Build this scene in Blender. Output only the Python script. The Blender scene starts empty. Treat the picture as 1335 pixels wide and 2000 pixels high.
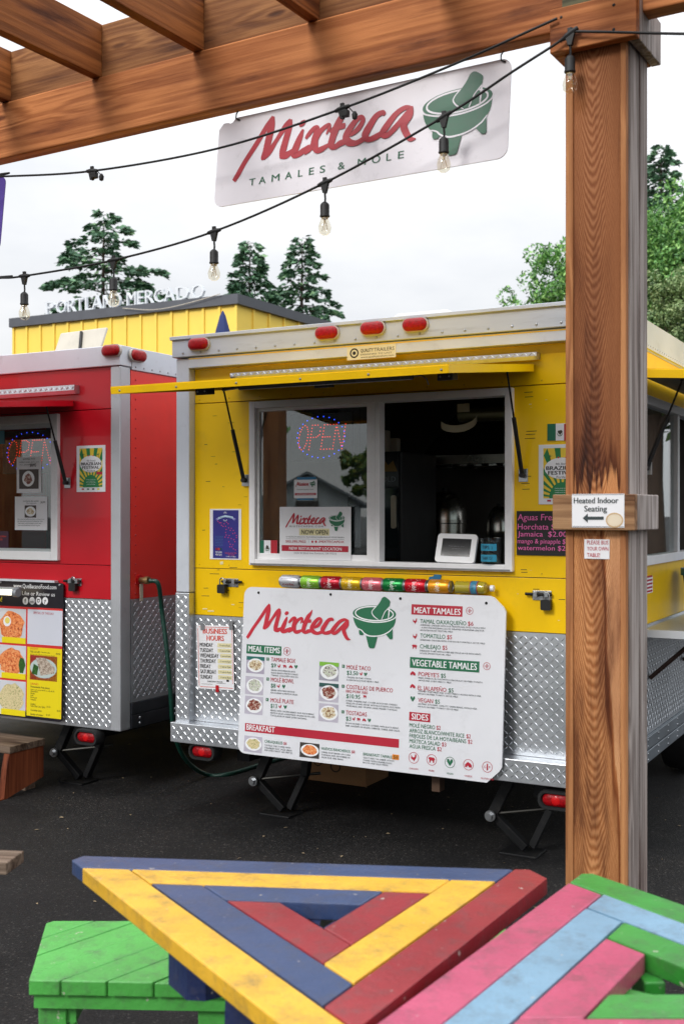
import bpy, bmesh, math, random
from mathutils import Vector, Matrix
from mathutils.geometry import tessellate_polygon
R = math.radians
random.seed(7)
scene = bpy.context.scene
C = scene.collection

# ------------------------------------------------------------------ camera, sky, sun, exposure
CAMH = 1.6
FPX, CX, CY = 2213.0, 667.5, 1000.0          # focal length and centre in photo pixels
cam = bpy.data.cameras.new('camera'); camo = bpy.data.objects.new('camera', cam); C.objects.link(camo)
camo.location = (0, 0, CAMH); camo.rotation_euler = (R(90), 0, 0)
cam.sensor_fit = 'VERTICAL'; cam.sensor_height = 36; cam.lens = 36 * FPX / 2000.0
cam.clip_start = 0.05; cam.clip_end = 2000
cam.dof.use_dof = True; cam.dof.focus_distance = 5.3; cam.dof.aperture_fstop = 5.0
scene.camera = camo

SUN_EL, SUN_AZ = R(34), R(222)                # azimuth: direction TO the sun, clockwise from +Y
world = bpy.data.worlds.new('World'); scene.world = world; world.use_nodes = True
nt = world.node_tree; nt.nodes.clear()
wo = nt.nodes.new('ShaderNodeOutputWorld'); bg = nt.nodes.new('ShaderNodeBackground')
sky = nt.nodes.new('ShaderNodeTexSky'); sky.sky_type = 'NISHITA'; sky.sun_disc = False
sky.sun_elevation = SUN_EL; sky.sun_rotation = SUN_AZ
tc = nt.nodes.new('ShaderNodeTexCoord'); mp = nt.nodes.new('ShaderNodeMapping')
mp.inputs['Scale'].default_value = (1.0, 1.0, 2.6)
nz = nt.nodes.new('ShaderNodeTexNoise'); nz.inputs['Scale'].default_value = 2.3; nz.inputs['Detail'].default_value = 6; nz.inputs['Roughness'].default_value = 0.55
rp = nt.nodes.new('ShaderNodeValToRGB')
rp.color_ramp.elements[0].position = 0.36; rp.color_ramp.elements[0].color = (5.2, 5.4, 5.75, 1)
rp.color_ramp.elements[1].position = 0.62; rp.color_ramp.elements[1].color = (6.7, 6.75, 6.85, 1)
mx = nt.nodes.new('ShaderNodeMix'); mx.data_type = 'RGBA'; mx.inputs['Factor'].default_value = 0.95
nt.links.new(tc.outputs['Generated'], mp.inputs['Vector']); nt.links.new(mp.outputs[0], nz.inputs['Vector'])
nt.links.new(nz.outputs['Fac'], rp.inputs['Fac'])
# overcast luminance rises from the horizon to the zenith
sx_ = nt.nodes.new('ShaderNodeSeparateXYZ'); nt.links.new(tc.outputs['Generated'], sx_.inputs[0])
gr_ = nt.nodes.new('ShaderNodeMapRange'); gr_.inputs['From Min'].default_value = 0.0; gr_.inputs['From Max'].default_value = 1.0; gr_.inputs['To Min'].default_value = 0.92; gr_.inputs['To Max'].default_value = 3.8
z2_ = nt.nodes.new('ShaderNodeMath'); z2_.operation = 'MULTIPLY'; nt.links.new(sx_.outputs['Z'], z2_.inputs[0]); nt.links.new(sx_.outputs['Z'], z2_.inputs[1]); nt.links.new(z2_.outputs[0], gr_.inputs['Value'])
vs_ = nt.nodes.new('ShaderNodeVectorMath'); vs_.operation = 'SCALE'; nt.links.new(rp.outputs[0], vs_.inputs[0]); nt.links.new(gr_.outputs[0], vs_.inputs['Scale'])
nt.links.new(sky.outputs[0], mx.inputs['A']); nt.links.new(vs_.outputs[0], mx.inputs['B'])
nt.links.new(mx.outputs['Result'], bg.inputs['Color']); bg.inputs['Strength'].default_value = 0.1
nt.links.new(bg.outputs[0], wo.inputs[0])

sl = bpy.data.lights.new('sun', 'SUN'); sl.energy = 1.5; sl.angle = R(16); sl.color = (1.0, 0.975, 0.94)
so = bpy.data.objects.new('sun', sl); C.objects.link(so)
sd = Vector((math.sin(SUN_AZ) * math.cos(SUN_EL), math.cos(SUN_AZ) * math.cos(SUN_EL), math.sin(SUN_EL)))
so.rotation_euler = (-sd).to_track_quat('-Z', 'Y').to_euler(); so.location = (0, 0, 20)
scene.view_settings.view_transform = 'Standard'; scene.view_settings.look = 'None'
scene.view_settings.exposure = 0.55; scene.view_settings.gamma = 1.0
scene.view_settings.use_curve_mapping = False
scene.cycles.use_denoising = True
scene.cycles.max_bounces = 8; scene.cycles.transparent_max_bounces = 12
scene.cycles.caustics_reflective = False; scene.cycles.caustics_refractive = False
scene.cycles.sample_clamp_indirect = 6.0

# ------------------------------------------------------------------ materials
def lin(h):
    h = h.lstrip('#'); o = []
    for i in (0, 2, 4):
        c = int(h[i:i+2], 16) / 255
        o.append(c / 12.92 if c <= 0.04045 else ((c + 0.055) / 1.055) ** 2.4)
    return (*o, 1)
_M = {}
def newmat(name):
    m = bpy.data.materials.new(name); m.use_nodes = True
    return m, m.node_tree, m.node_tree.nodes['Principled BSDF']
def N(nt, t, **kw):
    n = nt.nodes.new(t)
    for k, v in kw.items():
        if k in n.inputs: n.inputs[k].default_value = v
        else: setattr(n, k, v)
    return n
def ramp(nt, stops):
    r = nt.nodes.new('ShaderNodeValToRGB'); e = r.color_ramp.elements
    while len(e) < len(stops): e.new(0.5)
    for i, (p, c) in enumerate(stops):
        e[i].position = p; e[i].color = c if len(c) == 4 else (*c, 1)
    return r
def pm(name, col, rough=0.5, metal=0.0, var=0.0, scale=6.0, bump=0.0, bscale=60.0, spec=0.5, emit=0.0, dirt=0.0, coat=0.0, stretch=(1, 1, 1)):
    """plain procedural material: colour with noise variation, dirt patches and fine relief"""
    if name in _M: return _M[name]
    m, nt, b = newmat(name); c = lin(col) if isinstance(col, str) else (*col, 1)
    L = nt.links.new
    b.inputs['Base Color'].default_value = c; b.inputs['Roughness'].default_value = rough
    b.inputs['Metallic'].default_value = metal; b.inputs['Specular IOR Level'].default_value = spec
    b.inputs['Coat Weight'].default_value = coat
    tc = N(nt, 'ShaderNodeTexCoord'); mp = N(nt, 'ShaderNodeMapping'); mp.inputs['Scale'].default_value = stretch
    L(tc.outputs['Object'], mp.inputs['Vector'])
    out = None
    if var:
        n = N(nt, 'ShaderNodeTexNoise', Scale=scale, Detail=5.0, Roughness=0.6); L(mp.outputs[0], n.inputs['Vector'])
        r = ramp(nt, [(0.3, tuple(x * (1 - var) for x in c[:3])), (0.7, tuple(min(1, x * (1 + var)) for x in c[:3]))])
        L(n.outputs['Fac'], r.inputs['Fac']); out = r.outputs[0]
        r2 = N(nt, 'ShaderNodeMapRange'); r2.inputs['To Min'].default_value = max(0.02, rough - 0.12); r2.inputs['To Max'].default_value = min(1, rough + 0.15)
        L(n.outputs['Fac'], r2.inputs['Value']); L(r2.outputs[0], b.inputs['Roughness'])
    if dirt:
        n = N(nt, 'ShaderNodeTexNoise', Scale=scale * 2.7, Detail=8.0, Roughness=0.7); L(mp.outputs[0], n.inputs['Vector'])
        r = ramp(nt, [(0.56, (0, 0, 0)), (0.74, (dirt, dirt, dirt))]); L(n.outputs['Fac'], r.inputs['Fac'])
        mx = N(nt, 'ShaderNodeMix', data_type='RGBA'); L(r.outputs[0], mx.inputs['Factor'])
        if out: L(out, mx.inputs['A'])
        else: mx.inputs['A'].default_value = c
        mx.inputs['B'].default_value = (0.09, 0.08, 0.07, 1); out = mx.outputs['Result']
    if out: L(out, b.inputs['Base Color'])
    if bump:
        n = N(nt, 'ShaderNodeTexNoise', Scale=bscale, Detail=4.0); L(mp.outputs[0], n.inputs['Vector'])
        bp = N(nt, 'ShaderNodeBump', Strength=bump, Distance=0.01); L(n.outputs['Fac'], bp.inputs['Height']); L(bp.outputs[0], b.inputs['Normal'])
    if emit:
        b.inputs['Emission Color'].default_value = c; b.inputs['Emission Strength'].default_value = emit
    _M[name] = m; return m
def wood(name, c1, c2, axis=0, freq=1.0, rough=0.7, cath=False, seed=0.0, stain=None, knots=1.0):
    """sawn timber: growth-ring bands stretched along the axis, fibres, knots and weather marks"""
    if name in _M: return _M[name]
    m, nt, b = newmat(name); L = nt.links.new
    tc = N(nt, 'ShaderNodeTexCoord'); O = tc.outputs['Object']
    def mapped(across, along, off=0.0):
        mp = N(nt, 'ShaderNodeMapping'); sc = [across] * 3; sc[axis] = along; mp.inputs['Scale'].default_value = sc
        mp.inputs['Location'].default_value = (seed + off, seed * 1.7 + off, seed * 0.6 - off); L(O, mp.inputs['Vector']); return mp.outputs[0]
    def math_(op, a, b_=None, c_=None):
        n = N(nt, 'ShaderNodeMath', operation=op)
        for i, v in enumerate((a, b_, c_)):
            if v is None: continue
            if isinstance(v, (int, float)): n.inputs[i].default_value = v
            else: L(v, n.inputs[i])
        return n.outputs[0]
    n1 = N(nt, 'ShaderNodeTexNoise', Scale=1.0, Detail=2.5, Roughness=0.5); L(mapped(17.0 * freq, 0.6 * freq), n1.inputs['Vector'])
    vo = N(nt, 'ShaderNodeTexVoronoi', Scale=1.0); L(mapped(5.0, 1.5, 3.1), vo.inputs['Vector'])
    kd = math_('SUBTRACT', 1.0, math_('MINIMUM', math_('MULTIPLY', vo.outputs['Distance'], 3.2), 1.0))
    ring = math_('MULTIPLY_ADD', n1.outputs['Fac'], 30.0, math_('MULTIPLY', kd, 9.0 * knots))
    if cath:
        sp = N(nt, 'ShaderNodeSeparateXYZ'); L(O, sp.inputs[0])
        nw = N(nt, 'ShaderNodeTexNoise', Scale=1.0, Detail=2.0); L(mapped(3.0, 1.1, 7.0), nw.inputs['Vector'])
        dx = math_('ADD', math_('ADD', sp.outputs['X'], -0.108), math_('MULTIPLY', nw.outputs['Fac'], 0.04))
        g = math_('ADD', math_('MULTIPLY', math_('MULTIPLY', dx, dx), -62.0), sp.outputs['Z'])
        nb = N(nt, 'ShaderNodeTexNoise', Scale=1.0, Detail=4.0, Roughness=0.6); L(mapped(26.0, 2.6, 1.0), nb.inputs['Vector'])
        ring = math_('ADD', math_('MULTIPLY', g, 205.0), math_('MULTIPLY', nb.outputs['Fac'], 19.0))
    sn = math_('MULTIPLY_ADD', math_('SINE', ring), 0.5, 0.5)
    n2 = N(nt, 'ShaderNodeTexNoise', Scale=1.0, Detail=5.0, Roughness=0.75); L(mapped(210.0, 4.0), n2.inputs['Vector'])
    mixf = N(nt, 'ShaderNodeMix', data_type='FLOAT'); mixf.inputs['Factor'].default_value = 0.6 if not cath else 0.38
    L(sn, mixf.inputs['A']); L(n2.outputs['Fac'], mixf.inputs['B'])
    r = ramp(nt, [(0.15, lin(c2)[:3]), (0.8, lin(c1)[:3])]); L(mixf.outputs['Result'], r.inputs['Fac']); col = r.outputs[0]
    def mult(col, fac_out, stops, f=1.0):
        rr = ramp(nt, stops); L(fac_out, rr.inputs['Fac']); mm = N(nt, 'ShaderNodeMix', data_type='RGBA', blend_type='MULTIPLY'); mm.inputs['Factor'].default_value = f
        L(col, mm.inputs['A']); L(rr.outputs[0], mm.inputs['B']); return mm.outputs['Result']
    n3 = N(nt, 'ShaderNodeTexNoise', Scale=1.0, Detail=6.0, Roughness=0.6); L(mapped(7.0, 1.0, 5.0), n3.inputs['Vector'])
    col = mult(col, n3.outputs['Fac'], [(0.33, (0.30, 0.23, 0.22)), (0.41, (0.74, 0.68, 0.66)), (0.52, (1, 1, 1)), (0.68, (1.12, 1.14, 1.16)), (0.75, (1.35, 1.42, 1.5))])
    n5 = N(nt, 'ShaderNodeTexNoise', Scale=1.0, Detail=7.0, Roughness=0.7); L(mapped(60.0, 2.4, 9.0), n5.inputs['Vector'])
    col = mult(col, n5.outputs['Fac'], [(0.30, (0.5, 0.42, 0.4)), (0.42, (1, 1, 1)), (1.0, (1, 1, 1))], 0.8)
    if knots: col = mult(col, vo.outputs['Distance'], [(0.0, (0.16, 0.10, 0.08)), (0.045, (0.32, 0.22, 0.18)), (0.075, (1, 1, 1)), (1.0, (1, 1, 1))], 0.8 * knots)
    if stain:
        # weathering with its own ragged outline: height of the tide mark, colour below it
        z0, below = stain
        sp = N(nt, 'ShaderNodeSeparateXYZ'); L(O, sp.inputs[0])
        n4 = N(nt, 'ShaderNodeTexNoise', Scale=1.0, Detail=3.0); L(mapped(62.0, 1.9), n4.inputs['Vector'])
        zz = math_('ADD', sp.outputs['Z'], math_('MULTIPLY_ADD', n4.outputs['Fac'], 0.40, -0.20))
        f = math_('ADD', math_('MULTIPLY', zz, 1.0), 0.5 - z0)
        col = mult(col, f, [(0.0, below), (0.47, below), (0.50, (0.14, 0.08, 0.065)), (0.53, (0.20, 0.13, 0.11)), (0.60, (0.42, 0.34, 0.33)), (1.0, (0.50, 0.42, 0.41))])
    if stain and cath:
        # bleached sapwood streak with a dark resin edge down one side of the board, running out below the band
        nz4 = N(nt, 'ShaderNodeTexNoise', Scale=1.0, Detail=4.0); L(mapped(30.0, 1.6, 12.0), nz4.inputs['Vector'])
        up_ = math_('MULTIPLY', math_('MAXIMUM', math_('SUBTRACT', sp.outputs['Z'], 1.62), 0.0), 20.0)
        xx = math_('SUBTRACT', math_('ADD', math_('ADD', sp.outputs['X'], math_('MULTIPLY_ADD', nz4.outputs['Fac'], 0.05, -0.025)), math_('MULTIPLY', math_('SUBTRACT', sp.outputs['Z'], 1.2), 0.05)), up_)
        col = mult(col, math_('MULTIPLY', xx, 5.0), [(0.0, (1, 1, 1)), (0.60, (1, 1, 1)), (0.635, (0.34, 0.2, 0.13)), (0.665, (0.75, 0.6, 0.5)), (0.68, (1.25, 1.45, 1.8)), (1.0, (1.25, 1.45, 1.85))])
    L(col, b.inputs['Base Color']); b.inputs['Roughness'].default_value = rough; b.inputs['Specular IOR Level'].default_value = 0.25
    bp = N(nt, 'ShaderNodeBump', Strength=0.4, Distance=0.004); L(mixf.outputs['Result'], bp.inputs['Height']); L(bp.outputs[0], b.inputs['Normal'])
    _M[name] = m; return m
def glassmat(name, tint=(0.8, 0.86, 0.86), ior=1.85, rough=0.0):
    if name in _M: return _M[name]
    m = bpy.data.materials.new(name); m.use_nodes = True; nt = m.node_tree; nt.nodes.clear(); L = nt.links.new
    o = N(nt, 'ShaderNodeOutputMaterial'); mx = N(nt, 'ShaderNodeMixShader'); lw = N(nt, 'ShaderNodeLayerWeight', Blend=0.5); f0 = ((ior-1)/(ior+1))**2
    t = N(nt, 'ShaderNodeBsdfTransparent'); t.inputs[0].default_value = (*tint, 1)
    g = N(nt, 'ShaderNodeBsdfGlossy'); g.inputs['Roughness'].default_value = rough; g.inputs[0].default_value = (1, 1, 1, 1)
    pw_ = N(nt, 'ShaderNodeMath', operation='POWER'); pw_.inputs[1].default_value = 5.0; L(lw.outputs['Facing'], pw_.inputs[0])
    fr = N(nt, 'ShaderNodeMath', operation='MULTIPLY_ADD'); fr.inputs[1].default_value = 1-f0; fr.inputs[2].default_value = f0; L(pw_.outputs[0], fr.inputs[0])
    L(fr.outputs[0], mx.inputs[0]); L(t.outputs[0], mx.inputs[1]); L(g.outputs[0], mx.inputs[2]); L(mx.outputs[0], o.inputs[0])
    _M[name] = m; return m
def foodmat(name, stops, scale=60.0):
    """printed photograph of food: speckle of several colours"""
    if name in _M: return _M[name]
    m, nt, b = newmat(name); L = nt.links.new
    tc = N(nt, 'ShaderNodeTexCoord'); v = N(nt, 'ShaderNodeTexNoise', Scale=scale, Detail=4.0, Roughness=0.7, Distortion=0.8); L(tc.outputs['Object'], v.inputs['Vector'])
    n = len(stops); r = ramp(nt, [(0.3 + 0.42 * i / (n - 1), lin(s)[:3]) for i, s in enumerate(stops)]); L(v.outputs['Fac'], r.inputs['Fac'])
    L(r.outputs[0], b.inputs['Base Color']); b.inputs['Roughness'].default_value = 0.35
    _M[name] = m; return m

# ------------------------------------------------------------------ frames: where a photo pixel meets a plane of the place
class Fr:
    def __init__(s, O, yaw=0.0, lean=0.0):
        s.yaw = yaw; s.O = Vector(O); ex = Vector((math.cos(yaw), -math.sin(yaw), 0)); ey = Vector((math.sin(yaw), math.cos(yaw), 0)); ez = Vector((0, 0, 1))
        s.ex = ex; s.ey = ey * math.cos(lean) - ez * math.sin(lean); s.ez = ey * math.sin(lean) + ez * math.cos(lean)
        M = Matrix.Identity(4)
        for i in range(3): M[i][0] = s.ex[i]; M[i][1] = s.ey[i]; M[i][2] = s.ez[i]; M[i][3] = s.O[i]
        s.M = M
    def loc(s, P): d = Vector(P) - s.O; return (d.dot(s.ex), d.dot(s.ey), d.dot(s.ez))
    def at(s, px, py, y=0.0):
        d = Vector(((px - CX) / FPX, 1, -(py - CY) / FPX)); c = Vector((0, 0, CAMH))
        t = (y - (c - s.O).dot(s.ey)) / d.dot(s.ey); p = s.loc(c + d * t); return (p[0], p[2])
    def atx(s, px, py, x=0.0):
        d = Vector(((px - CX) / FPX, 1, -(py - CY) / FPX)); c = Vector((0, 0, CAMH))
        t = (x - (c - s.O).dot(s.ex)) / d.dot(s.ex); p = s.loc(c + d * t); return (p[1], p[2])
def ray(px, py, Y): return Vector(((px - CX) / FPX * Y, Y, CAMH - (py - CY) / FPX * Y))
def gnd(px, py, z=0.0):
    Y = (CAMH - z) * FPX / (py - CY); return Vector(((px - CX) / FPX * Y, Y, z))
def proj(P): return (CX + FPX * P[0] / P[1], CY - FPX * (P[2] - CAMH) / P[1])

# ------------------------------------------------------------------ mesh building
_T = {}
def textmesh(s, bold=0.0, res=2):
    k = (s, bold, res)
    if k not in _T:
        cu = bpy.data.curves.new('t', 'FONT'); cu.body = s; cu.resolution_u = res; cu.offset = bold; cu.fill_mode = 'FRONT'
        ob = bpy.data.objects.new('t', cu); me = bpy.data.meshes.new_from_object(ob)
        _T[k] = ([v.co.copy() for v in me.vertices], [tuple(p.vertices) for p in me.polygons])
        bpy.data.meshes.remove(me); bpy.data.objects.remove(ob); bpy.data.curves.remove(cu)
    return _T[k]
CAPH = None
def cr(pts, n=5):
    """Catmull-Rom through tuples of any length"""
    P = [tuple(2 * a - b for a, b in zip(pts[0], pts[1]))] + list(pts) + [tuple(2 * a - b for a, b in zip(pts[-1], pts[-2]))]
    o = []
    for i in range(1, len(P) - 2):
        for k in range(n):
            t = k / n
            o.append(tuple(0.5 * (2 * b + (c - a) * t + (2 * a - 5 * b + 4 * c - d) * t * t + (3 * b - a - 3 * c + d) * t ** 3) for a, b, c, d in zip(P[i-1], P[i], P[i+1], P[i+2])))
    o.append(tuple(pts[-1])); return o
class MB:
    def __init__(s): s.v = []; s.f = []; s.mi = []; s.m = 0
    def add(s, vs, fs):
        o = len(s.v); s.v += [tuple(v) for v in vs]; s.f += [tuple(i + o for i in f) for f in fs]; s.mi += [s.m] * len(fs); return s
    def box(s, x0, x1, y0, y1, z0, z1):
        return s.add([(x0,y0,z0),(x1,y0,z0),(x1,y1,z0),(x0,y1,z0),(x0,y0,z1),(x1,y0,z1),(x1,y1,z1),(x0,y1,z1)],
                     [(0,3,2,1),(4,5,6,7),(0,1,5,4),(1,2,6,5),(2,3,7,6),(3,0,4,7)])
    def prism(s, poly, a, b, ax=1):
        """polygon in the two other axes extruded along axis ax from a to b"""
        n = len(poly)
        def P(p, t): return (t, p[0], p[1]) if ax == 0 else ((p[0], t, p[1]) if ax == 1 else (p[0], p[1], t))
        vs = [P(p, a) for p in poly] + [P(p, b) for p in poly]
        tr = tessellate_polygon([[Vector((p[0], p[1], 0)) for p in poly]])
        fs = [tuple(t) for t in tr] + [tuple(i + n for i in reversed(t)) for t in tr]
        fs += [(i, (i + 1) % n, (i + 1) % n + n, i + n) for i in range(n)]
        return s.add(vs, fs)
    def flat(s, poly, y):
        n = len(poly); tr = tessellate_polygon([[Vector((p[0], p[1], 0)) for p in poly]])
        return s.add([(p[0], y, p[1]) for p in poly], [tuple(t) for t in tr])
    def rect(s, x0, z0, x1, z1, y): return s.add([(x0,y,z0),(x1,y,z0),(x1,y,z1),(x0,y,z1)], [(0,1,2,3)])
    def disc(s, x, z, r, y, n=16, rz=None):
        rz = rz or r; return s.flat([(x + r * math.cos(2*math.pi*i/n), z + rz * math.sin(2*math.pi*i/n)) for i in range(n)], y)
    def ring(s, x, z, r, w, y, n=24, rz=None, tilt=0.0):
        rz = rz or r; vs = []
        for i in range(n):
            a = 2*math.pi*i/n
            for q in (0, w): vs.append((x + (r - q) * math.cos(a), y, z + (rz - q) * math.sin(a) + tilt * (r - q) * math.cos(a)))
        return s.add(vs, [(2*i, (2*i+2) % (2*n), (2*i+3) % (2*n), 2*i+1) for i in range(n)])
    def ribbon(s, pts, y, n=5, cap=True):
        """brush stroke in the x-z plane: points (x, z, width)"""
        q = cr(pts, n) if len(pts) > 2 else pts; vs = []; k = len(q)
        for i in range(k):
            a = q[max(0, i-1)]; b = q[min(k-1, i+1)]; dx, dz = b[0]-a[0], b[1]-a[1]; l = math.hypot(dx, dz) or 1
            nx, nz = -dz / l * q[i][2] / 2, dx / l * q[i][2] / 2
            vs += [(q[i][0]+nx, y, q[i][1]+nz), (q[i][0]-nx, y, q[i][1]-nz)]
        s.add(vs, [(2*i, 2*i+1, 2*i+3, 2*i+2) for i in range(k-1)])
        return s
    def text(s, str_, x0, z0, x1, h, y, bold=0.0, shear=0.0, res=2, ztilt=0.0):
        # bold is built from slightly shifted copies one behind the other
        vs, fs = textmesh(str_, 0.0, res)
        if not vs: return s
        lo = min(v.x for v in vs); hi = max(v.x for v in vs); cap = max(v.y for v in textmesh('H', 0.0, res)[0])
        bb = max(0.0, bold) * 2.2; k = (x1 - x0) / (hi - lo + bb); kz = h / cap
        for q, sh in enumerate((0.0, bb * 0.5, bb) if bb > 0.012 else (0.0, bb) if bb else (0.0,)):
            s.add([(x0 + (v.x - lo + sh) * k + v.y * kz * shear, y - 0.00008 * q, z0 + v.y * kz + ztilt * (v.x - lo) * k) for v in vs], fs)
        return s
    def tube(s, pts, r, n=8, cap=True, rr=None):
        P = [Vector(p) for p in pts]; k = len(P); base = len(s.v); up = Vector((0, 0, 1)); vs = []
        t0 = (P[1] - P[0]).normalized(); u = t0.cross(up)
        if u.length < 1e-3: u = t0.cross(Vector((1, 0, 0)))
        u.normalize()
        for i in range(k):
            t = (P[min(k-1, i+1)] - P[max(0, i-1)]).normalized(); u = (u - t * u.dot(t)).normalized(); w = t.cross(u)
            ri = rr[i] if rr else r
            for j in range(n):
                a = 2*math.pi*j/n; vs.append(P[i] + u * math.cos(a) * ri + w * math.sin(a) * ri)
        fs = [(i*n+j, i*n+(j+1) % n, (i+1)*n+(j+1) % n, (i+1)*n+j) for i in range(k-1) for j in range(n)]
        if cap: fs += [tuple(reversed(range(n))), tuple((k-1)*n + j for j in range(n))]
        return s.add(vs, fs)
    def lathe(s, prof, n=16, o=(0, 0, 0), ax=2):
        """profile of (radius, height) turned about axis ax through o"""
        vs = []; k = len(prof)
        for r, h in prof:
            for j in range(n):
                a = 2*math.pi*j/n; c, d = r*math.cos(a), r*math.sin(a)
                p = (c, d, h) if ax == 2 else ((h, c, d) if ax == 0 else (d, h, c))
                vs.append((p[0]+o[0], p[1]+o[1], p[2]+o[2]))
        fs = [(i*n+j, i*n+(j+1) % n, (i+1)*n+(j+1) % n, (i+1)*n+j) for i in range(k-1) for j in range(n)]
        fs += [tuple(reversed(range(n))), tuple((k-1)*n + j for j in range(n))]
        return s.add(vs, fs)
    def mesh(s, name, mats, smooth=None):
        me = bpy.data.meshes.new(name); me.from_pydata(s.v, [], s.f)
        for m in (mats if isinstance(mats, (list, tuple)) else [mats]): me.materials.append(m)
        me.polygons.foreach_set('material_index', s.mi)
        if smooth: 
            me.polygons.foreach_set('use_smooth', [True] * len(me.polygons)); me.set_sharp_from_angle(angle=R(smooth))
        me.update(); return me
    def build(s, name, mats, parent=None, smooth=None, bev=0.0, kind=None, label=None):
        o = bpy.data.objects.new(name, s.mesh(name, mats, smooth)); C.objects.link(o)
        if parent is not None: o.parent = parent
        if bev:
            b = o.modifiers.new('bevel', 'BEVEL'); b.width = bev; b.segments = 2; b.limit_method = 'ANGLE'; b.angle_limit = R(40)
        if kind: o['kind'] = kind
        if label: o['label'] = label
        return o
def fixnormals(o):
    bm = bmesh.new(); bm.from_mesh(o.data); bmesh.ops.recalc_face_normals(bm, faces=bm.faces); bm.to_mesh(o.data); bm.free(); return o
def thing(name, label, cat, M=None, group=None):
    o = bpy.data.objects.new(name, None); C.objects.link(o); o.empty_display_size = 0.1
    if M is not None: o.matrix_world = M
    return tag(o, label, cat, group)
def tag(o, label, cat, group=None):
    o['label'] = label; o['category'] = cat
    if group: o['group'] = group
    return o
def struct(o): o['kind'] = 'structure'; return o
def roundrect(x0, z0, x1, z1, r, n=5):
    P = []
    for cx, cz, a0 in ((x1-r, z0+r, -90), (x1-r, z1-r, 0), (x0+r, z1-r, 90), (x0+r, z0+r, 180)):
        for i in range(n+1): a = R(a0 + 90*i/n); P.append((cx + r*math.cos(a), cz + r*math.sin(a)))
    return P
def dup(o, parent=None, M=None):
    c = o.copy(); C.objects.link(c)
    if parent is not None: c.parent = parent
    if M is not None: c.matrix_world = M
    for ch in list(o.children): dup(ch, c)
    return c

# ------------------------------------------------------------------ palette
YEL = pm('yellow_paint', '#f4c600', 0.34, var=0.07, scale=1.6, dirt=0.16, bump=0.12, bscale=3.5, coat=0.05, spec=0.3)
RED = pm('red_paint', '#c20e20', 0.30, var=0.10, scale=1.5, dirt=0.14, bump=0.16, bscale=3.2, coat=0.25, spec=0.4)
ALU = pm('white_aluminium', '#ced4dc', 0.42, 0.25, var=0.06, scale=3, dirt=0.22, bump=0.03, bscale=12)
HDR = pm('weathered_header', '#b8c0cc', 0.48, 0.25, var=0.08, scale=4, dirt=0.30, stretch=(0.3, 1, 3))
FRAME = pm('window_frame_paint', '#efeff0', 0.45, 0.0, var=0.04, scale=8, dirt=0.14)
PLATE = pm('tread_plate', '#ccd0d5', 0.36, 0.9, var=0.10, scale=5, dirt=0.25)
LUG = pm('tread_lug', '#c4c8cd', 0.36, 0.92)
BLACK = pm('black_plastic', '#0c0c0d', 0.5, var=0.2)
RUBBER = pm('rubber', '#121314', 0.75, var=0.2, bump=0.1)
STEEL = pm('stainless', '#b5b2aa', 0.22, 1.0, var=0.05)
DSTEEL = pm('dark_steel', '#101113', 0.55, 0.4, var=0.2, dirt=0.3)
ZINC = pm('zinc', '#a7aaad', 0.3, 0.9, var=0.1)
LENS = pm('red_lens', '#94040f', 0.34, var=0.35, scale=90, spec=0.3, bump=0.3, bscale=120)
WHITE = pm('sign_white', '#dfe1e6', 0.32, var=0.03, scale=3, dirt=0.12)
PAPER = pm('paper', '#e6e7ea', 0.6, var=0.02)
PRED = pm('print_red', '#b21e35', 0.35, var=0.05)
LRED = pm('logo_red', '#c42538', 0.35, var=0.08, scale=30)
PGRN = pm('print_green', '#1b6a47', 0.35, var=0.06)
PINK_W = pm('print_white', '#eceef0', 0.4)
PDARK = pm('print_dark', '#2f3b3d', 0.5)
PBLK = pm('print_black', '#141416', 0.5)
PORG = pm('print_orange_red', '#d8432a', 0.5)
GREY = pm('print_grey', '#8b8d92', 0.5)
PURPLE = pm('poster_purple', '#2b2a80', 0.35, var=0.1)
GLASS = glassmat('window_glass')
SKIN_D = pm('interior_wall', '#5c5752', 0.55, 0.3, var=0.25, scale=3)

A = R(28.4)
YF = Fr((-0.889, 6.08, 0), A)            # yellow trailer: left edge of its rear face
RF = Fr((-1.23, 6.31, 0), A)             # red trailer: right edge of its rear face
W = YF.at(1190, 1000)[0]                 # width of the yellow trailer's rear
ZB, ZT = 0.376, 2.53                     # underside and roof edge of both trailers

def tread(x0, x1, z0, z1, y, pitch=0.0245, ax='y'):
    """raised lugs of a tread plate: small ridged bars, alternately turned"""
    mb = MB(); L, w, h = pitch * 0.60, pitch * 0.15, 0.0026
    nx, nz = int((x1-x0) / pitch), int((z1-z0) / pitch); ox = (x1-x0 - (nx-1)*pitch) / 2; oz = (z1-z0 - (nz-1)*pitch) / 2
    for i in range(nx):
        for k in range(nz):
            cx, cz = x0 + ox + i*pitch, z0 + oz + k*pitch; s = 1 if (i + k) % 2 else -1
            dx, dz = L*0.7071, L*0.7071*s; nx_, nz_ = -w*0.7071*s, w*0.7071
            vs = [(cx-dx, 0, cz-dz), (cx+nx_, 0, cz+nz_), (cx+dx, 0, cz+dz), (cx-nx_, 0, cz-nz_), (cx-dx*0.5, -h, cz-dz*0.5), (cx+dx*0.5, -h, cz+dz*0.5)]
            if ax == 'y': vs = [(a, y+b, c) for a, b, c in vs]
            elif ax == 'x': vs = [(y-b, a, c) for a, b, c in vs]
            elif ax == 'z': vs = [(a, c, y-b) for a, b, c in vs]
            mb.add(vs, [(0,1,5,4), (1,2,5), (2,3,4,5), (3,0,4)])
    return mb
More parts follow.
